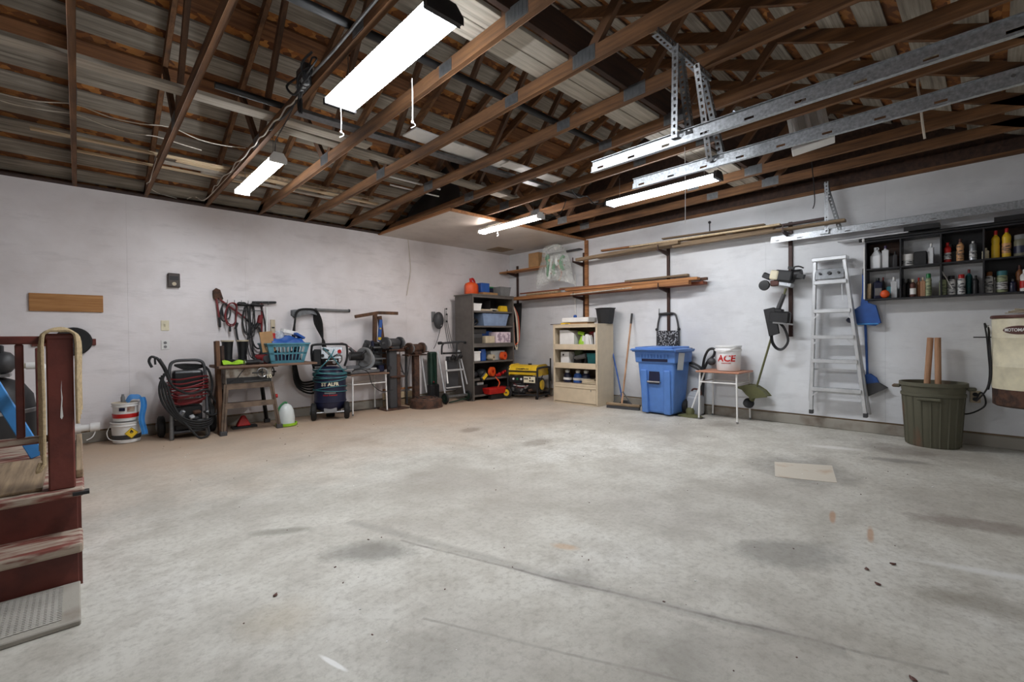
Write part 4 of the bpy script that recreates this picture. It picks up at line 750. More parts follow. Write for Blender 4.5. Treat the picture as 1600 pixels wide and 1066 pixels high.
part('pliers', G().tube([(-.05, -.04, .9), (-.06, -.05, .78), (-.02, -.05, .62), (.02, -.05, .52)], .009, 6, 4).tube([(-.06, -.04, .6), (.02, -.05, .55), (.05, -.05, .5)], .007, 6, 3), 'dark_gray', t); part('rod', G().cyl((.16, -.04, .88), (.05, -.02, .24), .006, n=6), 'dark_gray', t); part('hook', G().torus((.1, -.04, .86), .035, .008, (0, 1, 0), 14, 6), 'rust', t)
part('support', G().box(-.18, .08, 0, -.15, .11, .92), 'dark_gray', t); part('support', G().box(.13, .08, 0, .16, .11, .92), 'dark_gray', t)
for i, (z, d_) in enumerate(((0, .0), (.12, .01), (.26, .0))): solo('plank_offcut', G().box(-.26, -.02, 0, .28, .02, .1 if i < 2 else .03), ('lumber_old', 'light_strip', 'lumber')[i], ('lowest old plank offcut on edge behind the brake drum', 'pale middle plank offcut on edge behind the brake drum', 'top brown strip stacked behind the brake drum')[i], 'board', None, .003, (3.86, 6.86+d_, z+.001))
t = thing('brake_drum', 'big rusty brake drum lying on the floor', 'brake drum', (4.1, 6.36, 0))
part('drum', G().lathe([(0, .12), (.09, .12), (.1, .16), (.19, .155), (.21, .13), (.25, .125), (.255, .11), (.255, .02), (.265, .015), (.265, 0), (0, 0)], 36), 'rust', t)
for i in range(8): part('lug_hole', G().cyl((.15*math.cos(i*PI/4), .15*math.sin(i*PI/4), .15), (.15*math.cos(i*PI/4), .15*math.sin(i*PI/4), .166), .022, n=10), 'black', t)

# ------------------------------------------------------------------ folding cart with green wheels
t = thing('folding_cart', 'folded aluminium tool stand with green wheels by the grey cabinet', 'cart', (4.72, 6.46, 0), .03)
part('frame_tube', G().cyl((-.22, -.06, .12), (-.27, .08, .9), .015, n=10), 'alu', t); part('frame_tube', G().cyl((.2, -.06, .12), (.16, .08, .9), .015, n=10), 'alu', t); part('frame_tube', G().cyl((-.2, -.1, .35), (-.16, 0, .72), .014, n=10), 'white', t); part('frame_tube', G().cyl((.24, -.08, .3), (.13, 0, .9), .014, n=10), 'alu', t)
part('handle', G().tube([(-.2, .06, .84), (-.22, .02, .98), (-.2, 0, 1.03), (-.3, 0, 1.03)], .016, 8, 4).tube([(-.2, 0, 1.03), (.14, 0, 1.05), (.27, 0, 1.04)], .018, 8, 3).tube([(.12, .05, .88), (.1, .02, .99), (.13, 0, 1.04)], .016, 8, 4), 'dark_gray', t)
for s in (-1, 1): part('grip', G().cyl((s*.31, 0, 1.03), (s*.25, 0, 1.035), .025, n=10), 'black', t)
part('bed', G().box(-.21, -.04, .84, .16, .02, .87), 'black', t, .006); part('crossbar', G().box(-.2, -.09, .55, .15, -.05, .58), 'alu', t, .005); part('crossbar', G().box(-.22, -.1, .26, .1, -.06, .28), 'alu', t, .005); part('back_panel', G().box(-.15, .0, .22, .11, .02, .8), 'dark_gray', t, .006); part('axle_bar', G().box(-.24, -.12, .1, .22, -.06, .14), 'galv_dark', t, .006)
for i in range(4): part('clamp', G().ob((-.12+.08*i, -.05, .76+.03*(i % 2)), (.06, .06, .07), (.2*i, .3, 0)), 'black', t, .012)
for s in (-1, 1):
    w_ = part('wheel', G().torus((s*.25, -.09, .095), .075, .02, (1, .0, 0), 24, 10), 'rubber', t); part('hub', G().lathe([(0, -.014), (.062, -.014), (.062, .014), (0, .014)], 18, T(s*.25, -.09, .095, 0, PI/2, 0)), 'dk_green', w_); part('axle_cap', G().cyl((s*.25-.02, -.09, .095), (s*.25+.02, -.09, .095), .016, n=8), 'dark_gray', w_)
part('kick_rail', G().bar((-.2, -.14, .03), (.16, -.14, .06), .02, .02), 'dk_green', t)
t = thing('garden_tool', 'dark green enclosed tool hung behind the folding cart', 'tool', (4.46, 6.72, 0)); part('casing', G().box(-.07, -.05, .3, .08, .07, .88), mat('dk_green', (20, 50, 38), .5), t, .03, None, 2); part('base', G().box(-.08, -.08, .0, .1, .06, .32), 'black', t, .02); part('red_knob', G().ball((-.02, -.07, .36), .016), 'dark_red', t)
# reel and outlet cables on the wall
t = thing('cord_reel', 'grey oval cord reel mounted on the left wall', 'reel', (4.69, YW, 1.43)); part('bracket', G().box(-.1, -.03, -.02, -.03, 0, .16), 'gray', t, .004); part('housing', G().ball((.0, -.09, 0), .1, .07, .155, 18, 10), 'dark_gray', t); part('nozzle', G().ball((.02, -.13, -.09), .022), 'steel', t); part('cord', G().tube([(.02, -.13, -.1), (-.02, -.12, -.25), (-.07, -.1, -.42), (-.12, -.1, -.5)], .006, 6, 4), 'cable', t)
t = thing('antenna_cables', 'thin grey cables with clips running down the wall by the cabinet', 'cable', (4.9, YW-.012, 0))
for i in range(3): part('wire', G().tube([(-.02+.03*i, 0, 1.66-.05*i), (-.03+.03*i, -.005, 1.45), (.0+.04*i, -.005, 1.2), (.06+.05*i, -.005, .92)], .005, 5, 4), 'gray', t)
for z in (1.65, 1.55, 1.42): part('clip', G().ball((0.01, -.01, z), .018, .014, .016, 8, 6), 'dark_gray', t)
# ------------------------------------------------------------------ grey steel shelf cabinet in the corner
mat('cab_gray', (104, 99, 94), .5, .2, .12); mat('cab_dark', (52, 50, 49), .55, .2)
cb = thing('steel_cabinet', 'tall open dark grey steel shelf cabinet in the corner', 'cabinet', (5.0, 6.27, 0))
W_, D_, HC = 1.0, .5, 1.87
part('side_panel', G().box(0, 0, 0, .012, D_, HC), 'cab_gray', cb); part('side_panel', G().box(W_-.012, 0, 0, W_, D_, HC), 'cab_gray', cb); part('back_panel', G().box(.012, D_-.008, .03, W_-.012, D_, HC), 'cab_dark', cb); part('top', G().box(-.03, -.015, HC, W_, D_, HC+.02), 'cab_gray', cb, .003)
for x in (0, W_-.03): part('front_post', G().box(x, -.006, 0, x+.03, .006, HC), 'cab_gray', cb)
SH = [.1, .385, .695, 1.015, 1.33, 1.595]
for z in SH: part('shelf', G().box(.012, .006, z-.03, W_-.012, D_-.01, z), 'cab_gray', cb, .002)
part('cross_rail', G().box(.03, -.005, 1.83, W_-.03, .005, HC), 'cab_gray', cb); part('lip', G().box(.03, -.004, .945, W_-.03, .006, .985), 'cab_gray', cb); part('divider', G().box(.5, .1, 1.63, .505, .3, 1.8), 'cab_dark', cb)
def rbox(name, x, y, z, w, d, h, mt, lab, cat='box', rz=0, bev=.006, lid=None, group=None):
    t = solo(name, G().box(-w/2, -d/2, 0, w/2, d/2, h), mt, lab, cat, group, bev, (x, y, z+.001), (0, 0, rz))
    if lid: part('lid', G().box(-w/2-.006, -d/2-.006, h-.02, w/2+.006, d/2+.006, h+.008), lid, t, .004)
    return t
def bin_(x, y, z, w, d, h, mt, lab, name='storage_bin', rz=0, lid=None):
    t = thing(name, lab, 'bin', (x, y, z+.001), rz); k = .86; th = .006
    g = G()
    for s in (-1, 1):
        g.frustum(s*w/2*k-th/2, -d/2*k, s*w/2*k+th/2, d/2*k, 0, s*w/2-th/2, -d/2, s*w/2+th/2, d/2, h); g.frustum(-w/2*k, s*d/2*k-th/2, w/2*k, s*d/2*k+th/2, 0, -w/2, s*d/2-th/2, w/2, s*d/2+th/2, h)
    g.box(-w/2*k, -d/2*k, 0, w/2*k, d/2*k, .006); part('tub', g, mt, t)
    part('rim', G().tube([(-w/2, -d/2, h), (w/2, -d/2, h), (w/2, d/2, h), (-w/2, d/2, h)], .009, 6, 1, True), mt, t)
    if lid: part('lid', G().box(-w/2-.01, -d/2-.01, h+.004, w/2+.01, d/2+.01, h+.02), lid, t, .006)
    return t
# on top
t = thing('gas_can', 'orange jerry can on top of the grey cabinet', 'fuel can', (5.17, 6.5, HC+.021), .2)
part('body', G().lathe([(0, 0), (.13, 0), (.14, .02), (.14, .16), (.12, .2), (.06, .225), (0, .23)], 8, None, 1.05, .8), 'orange', t); part('spout', G().cyl((-.02, -.02, .2), (-.05, -.02, .29), .032, .022, 10), 'red', t); part('handle', G().tube([(-.03, .0, .25), (.03, 0, .295), (.085, 0, .25), (.1, 0, .2)], .018, 8, 4), 'red', t)
rbox('cardboard_tray', 5.5, 6.48, HC+.02, .36, .26, .05, 'cardboard', 'low cardboard tray under the blue packages on the cabinet'); rbox('parcel', 5.42, 6.5, HC+.072, .2, .2, .17, 'blue', 'bright blue package on top of the grey cabinet')
t = rbox('plastic_case', 5.68, 6.62, HC+.09, .34, .22, .1, 'navy', 'blue case with green lid at the back of the cabinet top', 'case', 0, .01, 'green'); part('stand', G().box(-.16, -.1, -.09, .16, .1, 0), 'cardboard', t)
bin_(5.83, 6.42, HC+.02, .26, .24, .16, 'gray', 'small grey bin on the right end of the cabinet top')
# shelf contents, top to bottom
bin_(5.13, 6.38, SH[5], .2, .18, .12, 'white', 'white bucket tub on the top cabinet shelf')
rbox('parts_tray', 5.36, 6.4, SH[5], .3, .16, .035, 'tan', 'low tan tray on the top cabinet shelf', 'tray'); t = solo('cable_bundle', G().tube([(0, 0, .01), (.1, .05, .05), (.2, -.02, .02), (.12, -.04, .04), (.03, .03, .03)], .01, 6, 4), 'white_cable', 'white cable bundle on the top cabinet shelf', 'cable', None, 0, (5.48, 6.38, SH[5])); 
solo('yellow_funnel', G().frustum(-.1, -.06, .1, .06, 0, -.05, -.04, .1, .04, .11), 'yellow', 'yellow plastic scoop on the top cabinet shelf', 'scoop', None, .006, (5.8, 6.38, SH[5]+.001))
mat('bin_blue', (134, 154, 184), .45); t = bin_(5.58, 6.47, SH[4], .62, .34, .2, 'bin_blue', 'large pale blue tote on the cabinet shelf', 'storage_bin', 0, 'bin_blue')
t = thing('tote_handles', 'white rope handles sticking up from the pale blue tote', 'handle', (5.52, 6.42, SH[4]+.221))
for i in range(2): part('loop', G().tube([(-.1+.14*i, 0, 0), (-.08+.14*i, 0, .06), (.0+.1*i, 0, .03), (.03+.1*i, 0, .0)], .008, 6, 4), 'white', t)
t = solo('black_tool', G().tube([(0, 0, .02), (.04, -.02, .12), (.12, 0, .07), (.06, .03, .02)], .022, 8, 4), 'black', 'black tool left of the pale blue tote', 'tool', None, 0, (5.1, 6.4, SH[4]))
rbox('gray_case', 5.15, 6.4, SH[3], .2, .2, .09, 'cab_dark', 'lower dark case at the left of the middle shelf', 'case'); rbox('gray_case', 5.15, 6.4, SH[3]+.091, .2, .2, .08, 'dark_gray', 'middle dark case stacked at the left of the middle shelf', 'case'); rbox('gray_case', 5.2, 6.42, SH[3]+.172, .32, .2, .08, 'cab_dark', 'long dark case on top of the stacked cases', 'case')
rbox('carton', 5.42, 6.38, SH[3], .22, .2, .13, 'tan', 'grey striped carton in the middle cabinet shelf'); rbox('carton', 5.5, 6.56, SH[3], .3, .14, .22, 'blue', 'blue carton standing behind on the middle cabinet shelf'); rbox('carton', 5.74, 6.38, SH[3], .36, .22, .2, mat('pink_print', (222, 206, 214), .5, 0, .1, 14, 0, (160, 140, 156), .5, .56), 'white and pink printed carton on the middle cabinet shelf')
t = rbox('white_jar', 5.12, 6.38, SH[2], .17, .16, .17, 'white', 'white square tub on the fourth cabinet shelf', 'tub', 0, .01, 'white')
t = thing('blue_barrel', 'ribbed blue jar on the fourth cabinet shelf', 'jar', (5.34, 6.42, SH[2]+.001)); part('jar', G().lathe([(0, 0), (.07, 0), (.075, .03), (.07, .06), (.075, .09), (.07, .12), (.075, .15), (.06, .19), (.06, .21), (0, .21)], 18), 'blue', t)
def roll(x, y, z, r, L, mt, core, lab, name='roll', ri=.4):
    t = thing(name, lab, 'roll', (x, y, z+r+.001), .3); part('roll', G().lathe([(r*ri, 0), (r, 0), (r, L), (r*ri, L), (r*ri, 0)], 20, T(0, 0, 0, -PI/2, 0, 0)), mt, t); part('core', G().lathe([(r*ri*.6, .004), (r*ri, .004), (r*ri, L-.004), (r*ri*.6, L-.004), (r*ri*.6, .004)], 16, T(0, 0, 0, -PI/2, 0, 0)), core, t)
roll(5.53, 6.31, SH[2], .055, .12, 'tan', 'dark_gray', 'tan paper roll lying on the fourth cabinet shelf'); roll(5.8, 6.3, SH[2], .075, .08, 'orange', 'red', 'orange spool standing on the fourth cabinet shelf', 'spool'); bin_(5.72, 6.52, SH[2], .34, .2, .16, 'frost_plastic', 'clear bin behind the orange spool')
roll(5.5, 6.3, SH[1]+.02, .085, .06, 'orange', 'red', 'orange cord spool on the fifth cabinet shelf', 'spool'); t = thing('red_tool_pile', 'red clamps lying on the fifth cabinet shelf', 'clamps', (5.72, 6.34, SH[1]+.001))
for i in range(4): part('clamp', G().ob((-.06+.05*i, .02*(i % 2), .03+.015*i), (.12, .04, .05), (.2*i, .15*i, .6*i)), 'red', t, .01)
t = thing('tape_case', 'yellow and black tool hanging over the fifth shelf edge', 'tool', (5.23, 6.27, SH[1]-.02)); part('body', G().ob((0, -.03, .06), (.17, .05, .09), (0, -.75, 0)), 'black', t, .01); part('label_plate', G().ob((.0, -.058, .06), (.12, .006, .055), (0, -.75, 0)), 'yellow', t)
solo('black_bag', G().ball((0, 0, .07), .09, .1, .07), 'black', 'black bag at the left of the fifth cabinet shelf', 'bag', None, 0, (5.12, 6.42, SH[1])); solo('gray_bag', G().ball((0, 0, .08), .1, .1, .08), 'dark_gray', 'dark grey bag behind the orange cord spool', 'bag', None, 0, (5.38, 6.5, SH[1]))
bin_(5.2, 6.44, SH[0], .32, .26, .16, 'black', 'black bin in the bottom of the grey cabinet'); rbox('white_pouch', 5.24, 6.4, SH[0]+.165, .14, .1, .05, 'white', 'white pouch in the black bottom bin', 'pouch'); rbox('gray_box', 5.82, 6.5, SH[0], .24, .2, .18, 'cab_dark', 'dark box in the right of the cabinet bottom')
t = thing('tool_tray', 'red metal tray poking out of the cabinet bottom', 'tray', (5.5, 6.22, .1)); part('tray', G().frustum(-.22, -.07, .22, .09, .0, -.25, -.1, .25, .12, .11), 'red', t, .008); part('cord', G().tube([(.02, -.02, .11), (.05, -.03, .2), (.0, .03, .3)], .01, 6, 4), 'orange', t); part('stand', G().box(-.15, -.04, -.1, .15, .06, 0), 'black', t, .01)
# cables and dark coat beside the cabinet
t = thing('hanging_cables', 'loops of pale cable hanging on the cabinet right side', 'cable', (6.02, 6.32, 1.1))
for i in range(4): part('loop', G().tube([(.0, -.02, .62), (.05+.02*i, -.04, .4), (.08+.015*i, -.05, .0), (.06, -.05, -.22+.04*i), (.02, -.03, -.1), (.01, -.02, .3)], .008, 6, 4), ('white_cable', 'tan', 'gray', 'orange')[i], t)
solo('dark_coat', G().sheet(lambda u, v: (6.51-.05*math.sin(PI*u)-.03*v, 6.86-.3*u*(1-.25*v*v), 1.8-.88*v+.06*v*v*math.sin(7*u)), 12, 14, .012), 'black', 'black garment hanging on the right wall behind the cabinet', 'coat')

# ------------------------------------------------------------------ generator
t = thing('generator', 'yellow and black portable generator on wheels in the corner', 'generator', (6.05, 5.93, 0), .3)
def hoop(y): return [(-.25, y, .08), (-.25, y, .5), (-.21, y, .56), (.21, y, .56), (.25, y, .5), (.25, y, .08), (.2, y, .06), (-.2, y, .06)]
for y in (-.3, .3): part('frame_hoop', G().tube(hoop(y), .017, 8, 3, True), 'black', t)
for x in (-.25, .25): part('frame_rail', G().cyl((x, -.3, .08), (x, .3, .08), .016, n=8).cyl((x, -.3, .5), (x, .3, .5), .014, n=8), 'black', t)
tk = part('fuel_tank', G().prism([(-.245, .43), (-.245, .5), (-.2, .575), (-.14, .6), (.14, .6), (.2, .575), (.245, .5), (.245, .43)], -.28, .29, 'y'), 'yellow', t, .02, None, 2); part('cap', G().cyl((.05, 0, .6), (.05, 0, .625), .035, n=14), 'black', tk)
text('lettering', 'CHAMPION', .05, 'black', tk, T(-.232, 0, .53, math.radians(-31), 0, 0) if False else Matrix.Translation((-.226, .02, .54)) @ Euler((0, 0, -PI/2)).to_matrix().to_4x4() @ Euler((-.54, 0, 0)).to_matrix().to_4x4(), .001)
pn = part('control_panel', G().box(-.26, -.27, .3, -.235, .27, .42), 'black', t, .006); part('outlet_plate', G().box(-.265, -.26, .3, -.26, -.03, .41), 'ivory', pn)
for i, (y, z) in enumerate(((-.06, .37), (-.1, .37), (-.16, .385), (-.16, .335), (-.2, .335), (-.22, .335))): part('socket', G().cyl((-.27, y, z), (-.265, y, z), .015, n=10), 'black', pn)
for y, m_ in ((.02, 'white'), (.1, 'green'), (.18, 'white')): part('gauge', G().cyl((-.268, y, .36), (-.26, y, .36), .02, n=12), m_, pn)
part('engine_block', G().box(-.19, .0, .1, .18, .26, .4).cyl((-.22, .12, .22), (-.1, .12, .22), .09, n=18), 'dark_gray', t, .01); part('alternator', G().cyl((0, -.27, .24), (0, .02, .24), .13, n=22), 'dark_gray', t); part('muffler', G().box(.02, .05, .3, .2, .22, .42), 'rust', t, .02)
part('end_cover', G().lathe([(0, 0), (.085, 0), (.09, .015), (.03, .02), (0, .02)], 22, T(-.06, -.29, .25, PI/2)), 'yellow', t); part('brace', G().bar((-.24, -.29, .12), (-.02, -.29, .42), .02, .006, (0, 1, 0)), 'black', t)
for i in range(5): part('engine_part', G().ob((-.215, .22-.09*i, .16+.05*(i % 2)), (.04, .05, .07), (.3*i, 0, .2)), ('steel', 'rust', 'galv_dark', 'steel', 'rust')[i], t, .01)
for i in range(3): part('wire', G().tube([(-.22, .2, .28-.04*i), (-.24, .05, .2+.03*i), (-.23, -.1, .26-.02*i)], .006, 6, 4), ('dark_red', 'white', 'cable')[i], t)
for x in (-.3, .3):
    w_ = part('wheel', G().torus((x, .3, .11), .08, .03, (1, 0, 0), 26, 10), 'rubber', t); part('hub', G().lathe([(0, -.02), (.06, -.025), (.065, 0), (.06, .025), (0, .02)], 20, T(x, .3, .11, 0, PI/2, 0)), 'yellow', w_); part('axle_cap', G().cyl((x-.035, .3, .11), (x+.035, .3, .11), .016, n=8), 'dark_gray', w_)
for x in (-.2, .2): part('foot', G().box(x-.02, -.28, 0, x+.02, -.24, .07), 'rubber', t)
part('handle_upright', G().cyl((.22, -.34, .3), (.22, -.34, .72), .014, n=8), 'black', t)

# ------------------------------------------------------------------ beige lateral file cabinet
bc = thing('file_cabinet', 'beige steel file cabinet with three open bays', 'cabinet', (5.97, 4.32, 0), .05)
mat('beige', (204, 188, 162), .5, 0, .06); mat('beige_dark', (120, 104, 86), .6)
BW, BD, BH = .89, .47, 1.31        # along y, along x
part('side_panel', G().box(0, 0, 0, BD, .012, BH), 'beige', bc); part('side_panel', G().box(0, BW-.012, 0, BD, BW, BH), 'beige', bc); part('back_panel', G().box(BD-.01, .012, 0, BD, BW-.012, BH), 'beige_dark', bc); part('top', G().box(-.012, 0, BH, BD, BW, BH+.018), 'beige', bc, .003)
for z0, z1 in ((.0, .03), (.3, .345), (.61, .685), (.92, .995), (1.27, BH)): part('front_rail', G().box(-.006, .012, z0, .01, BW-.012, z1), 'beige', bc, .002)
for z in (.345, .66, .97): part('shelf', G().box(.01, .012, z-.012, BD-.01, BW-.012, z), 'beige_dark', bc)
for y in (0, BW-.035): part('stile', G().box(-.006, y, 0, .012, y+.035, BH), 'beige', bc)
dr = part('drawer', G().box(-.018, .03, .035, -.006, BW-.03, .3), 'beige', bc, .004); part('pull', G().box(-.026, .04, .272, -.018, BW-.04, .292), 'beige', dr, .003); part('lock', G().cyl((-.024, .12, .25), (-.018, .12, .25), .01, n=10), 'steel', dr)
part('door_lip', G().box(-.02, .03, .905, .2, BW-.03, .918), 'beige', bc); part('door_lip', G().box(-.02, .03, .595, .2, BW-.03, .608), 'beige', bc)
solo('dark_strip', G().box(-.02, -.2, 0, .02, .2, .012), 'dark_beam', 'thin dark strip sticking out over the file cabinet left edge', 'strip', None, 0, (6.06, 5.18, BH+.019))
t = rbox('white_tray', 6.2, 4.86, BH+.05, .3, .52, .08, 'white', 'white flat box lying on the file cabinet', 'tray', .12, .01); part('support', G().box(-.12, -.22, -.05, .12, .24, 0), 'cardboard', t)
rbox('yellow_pad', 6.12, 5.02, BH+.019, .14, .26, .025, 'yellow', 'yellow strip under the white flat box', 'pad', .3); solo('small_bottle', G().lathe([(0, 0), (.03, 0), (.03, .04), (.015, .05), (0, .05)], 12), 'blue', 'small blue and white cap on the white flat box', 'cap', None, 0, (6.2, 4.95, BH+.132))
t = thing('waste_bin', 'black tapered waste bin on the file cabinet', 'bin', (6.3, 4.4, BH+.019)); part('bin', G().lathe([(0, .005), (.115, .005), (.12, 0), (.155, .24), (.165, .245), (.165, .255), (.15, .255), (.112, .02), (0, .02)], 6), 'black', t); part('rim', G().torus((0, 0, .25), .162, .008, (0, 0, 1), 6, 6), 'black', t)
X0 = 6.13
solo('white_carton', G().prism([(-.15, 0), (.15, 0), (.15, .2), (.02, .255), (-.15, .255)], -.12, .12, 'x'), 'white', 'white angled box in the top bay of the file cabinet', 'box', None, .006, (6.14, 4.99, .971), (0, 0, PI))
t = thing('sprayer', 'lime green garden sprayer in the top bay', 'sprayer', (6.1, 4.73, .971)); part('bottle', G().lathe([(0, 0), (.055, 0), (.06, .06), (.03, .12), (.02, .16), (0, .16)], 14), 'lime', t); part('head', G().ob((-.01, .0, .2), (.06, .14, .06), (.2, 0, 0)), 'lime', t, .015); part('nozzle', G().cyl((-.02, -.07, .2), (-.02, -.11, .18), .015, n=8), 'black', t); part('trigger', G().ob((0, -.04, .14), (.02, .02, .08), (.3, 0, 0)), 'dark_gray', t)
solo('plastic_bag', G().sheet(lambda u, v: (6.06+.02*math.sin(12*u), 4.6-.2*(u-.5)*(1.1-.3*v), .972+.17*v+.02*math.sin(9*u+3*v)), 12, 8, .05), 'white', 'crumpled white bag in the top bay of the file cabinet', 'bag'); solo('maroon_bundle', G().ball((0, 0, .05), .06, .09, .05), 'dark_red', 'dark red bundle behind the white bag in the top bay', 'bundle', None, 0, (6.2, 4.58, 1.11))
t = thing('paper_roll', 'white paper roll standing at the right of the top bay', 'roll', (6.1, 4.42, .971)); part('roll', G().lathe([(.02, 0), (.055, 0), (.055, .22), (.02, .22), (.02, 0)], 18), 'white', t)
t = rbox('white_speaker', 6.1, 5.04, .661, .16, .18, .2, 'white', 'white box with black dot in the second bay', 'box'); part('dot', G().cyl((-.082, .03, .15), (-.08, .03, .15), .018, n=12), 'black', t)
solo('green_pot', G().ball((0, 0, .06), .07, .1, .07), mat('olive', (72, 84, 58), .7), 'olive green bundle in the second bay', 'bundle', None, 0, (6.18, 4.85, .79)); solo('green_pot', G().box(-.06, -.08, 0, .06, .08, .12), 'black', 'black block under the olive bundle', 'block', None, .01, (6.18, 4.85, .661))
t = thing('cordless_drill', 'grey cordless drill lying in the second bay', 'drill', (6.1, 4.7, .661)); part('body', G().cyl((0, .16, .1), (0, -.06, .14), .035, .045, 12), 'gray', t); part('handle', G().ob((0, -.05, .06), (.04, .05, .12), (.2, 0, 0)), 'black', t, .01); part('chuck', G().cyl((0, .16, .1), (0, .22, .09), .02, .012, 10), 'steel', t)
t = bin_(6.12, 4.46, .66, .22, .2, .17, mat('dk_teal', (22, 86, 88), .45), 'dark teal box in the second bay', 'storage_box', 0, 'dk_teal'); part('mark', G().box(-.098, -.02, .1, -.094, .06, .106), 'white', t)
for i, y in enumerate((5.03, 4.83, 4.68)):
    t = thing('spray_bottle', ('left blue bottle tipped in the third bay', 'middle blue bottle in the third bay', 'right blue bottle in the third bay')[i], 'bottle', (6.08+.03*i, y, .346), .3*i); part('bottle', G().lathe([(0, 0), (.065, 0), (.07, .06), (.055, .13), (.025, .16), (0, .165)], 14, None, .8, 1.2), ('navy', 'blue', 'navy')[i], t); part('cap', G().lathe([(0, .16), (.035, .16), (.04, .2), (.0, .22)], 12), 'frost_plastic', t); part('label_band', G().lathe([(.0715, .04), (.0725, .04), (.0725, .08), (.0715, .08)], 14, None, .8, 1.2), 'white', t)
for i in range(3): rbox('paper_stack', 6.1+.02*i, 4.52+.03*i, .346+.025*i, .2, .3-.04*i, .022, 'tan', ('lowest beige paper stack in the third bay', 'middle beige paper stack in the third bay', 'top beige paper stack in the third bay')[i], 'papers', .1*i)

# ------------------------------------------------------------------ push broom, blue stick
t = thing('push_broom', 'wooden push broom leaning on the wall by the file cabinet', 'broom', (0, 0, 0))
part('head', G().bar((6.03, 4.2, .065), (6.12, 3.66, .065), .05, .04), 'lumber_old', t, .006); part('bristles', G().bar((6.035, 4.19, .022), (6.118, 3.67, .022), .06, .044), 'dark_gray', t); part('handle', G().cyl((6.09, 3.96, .08), (6.46, 4.02, 1.34), .014, n=10), 'handle_wood', t); part('grip', G().cyl((6.455, 4.019, 1.32), (6.5, 4.026, 1.485), .017, n=10), 'black', t)
for s in (-1, 1): part('brace', G().bar((6.075, 3.95+s*.16, .09), (6.13, 3.965, .26), .014, .008), 'galv_dark', t)
solo('blue_stick', G().cyl((0, 0, 0), (.17, .3, .78), .012, n=10), 'blue', 'blue stick leaning from the broom to the file cabinet', 'stick', None, 0, (6.28, 4.07, .1)); solo('black_brush', G().frustum(-.06, -.14, .06, .14, 0, -.03, -.05, .03, .05, .1), 'black', 'black brush head behind the push broom', 'brush', None, .008, (6.3, 4.03, 0))
# ------------------------------------------------------------------ recycling cart
mat('cart_blue', (84, 126, 192), .42, 0, .08)
t = thing('recycling_cart', 'blue wheeled recycling cart with lid closed', 'cart', (6.165, 3.3, 0), .0)
g = G().frustum(-.19, -.23, .19, .23, .02, -.25, -.29, .24, .29, .84); part('body', g, 'cart_blue', t, .03, None, 2)
part('collar', G().frustum(-.262, -.305, .25, .305, .74, -.275, -.315, .255, .315, .9), 'cart_blue', t, .015, None, 2); part('rim', G().box(-.3, -.345, .895, .25, .345, .93), 'cart_blue', t, .012, None, 2)
ld = part('lid', G().sheet(lambda u, v: (-.33+.58*u, -.35+.7*v, .935+.04*math.sin(PI*u)**.6*math.sin(PI*v)**.6), 12, 12, .02), 'cart_blue', t); part('lid_ridge', G().tube([(-.29, -.28, .955), (-.29, .28, .955), (.2, .28, .96), (.2, -.28, .96)], .012, 8, 1, True), 'cart_blue', ld); part('lid_lip', G().box(-.345, -.33, .918, -.315, .33, .945), 'cart_blue', ld, .008)
part('recess', G().box(-.27, -.2, .76, -.262, .2, .8), 'navy', t, .004)
for i in range(9): part('rib', G().box(-.284, -.2+.05*i-.006, .81, -.268, -.2+.05*i+.006, .86), 'cart_blue', t, .003)
part('grab_recess', G().ob((-.233, .02, .55), (.012, .17, .22), (0, .075, 0)), 'navy', t, .01); part('grab_bar', G().cyl((-.25, -.08, .47), (-.25, .12, .47), .014, n=10), 'steel', t)
for s in (-1, 1): part('side_flute', G().frustum(-.235, s*.17-.05, -.18, s*.17+.05, .02, -.262, s*.18-.05, -.2, s*.18+.05, .64), 'cart_blue', t, .015, None, 2)
for s in (-1, 1): w_ = part('wheel', G().lathe([(0, -.03), (.09, -.03), (.105, -.015), (.105, .015), (.09, .03), (0, .03)], 20, T(.15, s*.27, .105, PI/2, 0, 0)), 'rubber', t)
part('hinge', G().cyl((.265, -.3, .93), (.265, .3, .93), .018, n=10), 'black', t); part('notice_sheet', G().ob((-.09, -.307, .765), (.17, .002, .24), (.09, .06, 0)), 'paper' if 'paper' in MATS else mat('paper', (196, 202, 204), .6, 0, .05), t)
g = G()
for i in range(9): g.box(-.15, -.313-.0005*i, .68+.02*i, -.04 if i % 3 else -.08, -.3115, .684+.02*i)
# hand truck behind the cart
t = thing('hand_truck', 'black hand truck with diamond plate standing behind the cart', 'hand truck', (6.5, 3.41, 0))
part('frame', G().tube([(0, .175, .05), (0, .175, .9), (0, .165, 1.25), (0, .13, 1.42), (0, .09, 1.46), (0, -.09, 1.46), (0, -.14, 1.4), (0, -.175, 1.2), (0, -.18, .9), (0, -.18, .05)], .014, 8, 4), 'dark_gray', t); part('grip', G().cyl((0, .14, 1.455), (0, -.08, 1.455), .02, n=10), 'black', t); part('post', G().cyl((0, .14, 1.4), (0, .14, 1.54), .008, n=6), 'steel', t)
def diamond():
    m, N, L, b = newmat('diamond_plate'); v = texco(N, L, (30, 30, 30)); vo = N.new('ShaderNodeTexVoronoi'); vo.inputs['Scale'].default_value = 1.6; L.new(v, vo.inputs[0])
    L.new(ramp(N, L, vo.outputs['Distance'], [(.3, rgb((190, 192, 196))), (.42, rgb((34, 34, 38)))]), b.inputs['Base Color']); b.inputs['Roughness'].default_value = .4
diamond(); part('plate', G().box(-.02, -.17, .78, -.008, .16, 1.2), 'diamond_plate', t); part('toe_plate', G().box(-.1, -.18, 0, .02, .18, .008), 'dark_gray', t)
for s in (-1, 1): part('knuckle', G().ball((0, s*.178, 1.22), .024), 'black', t)

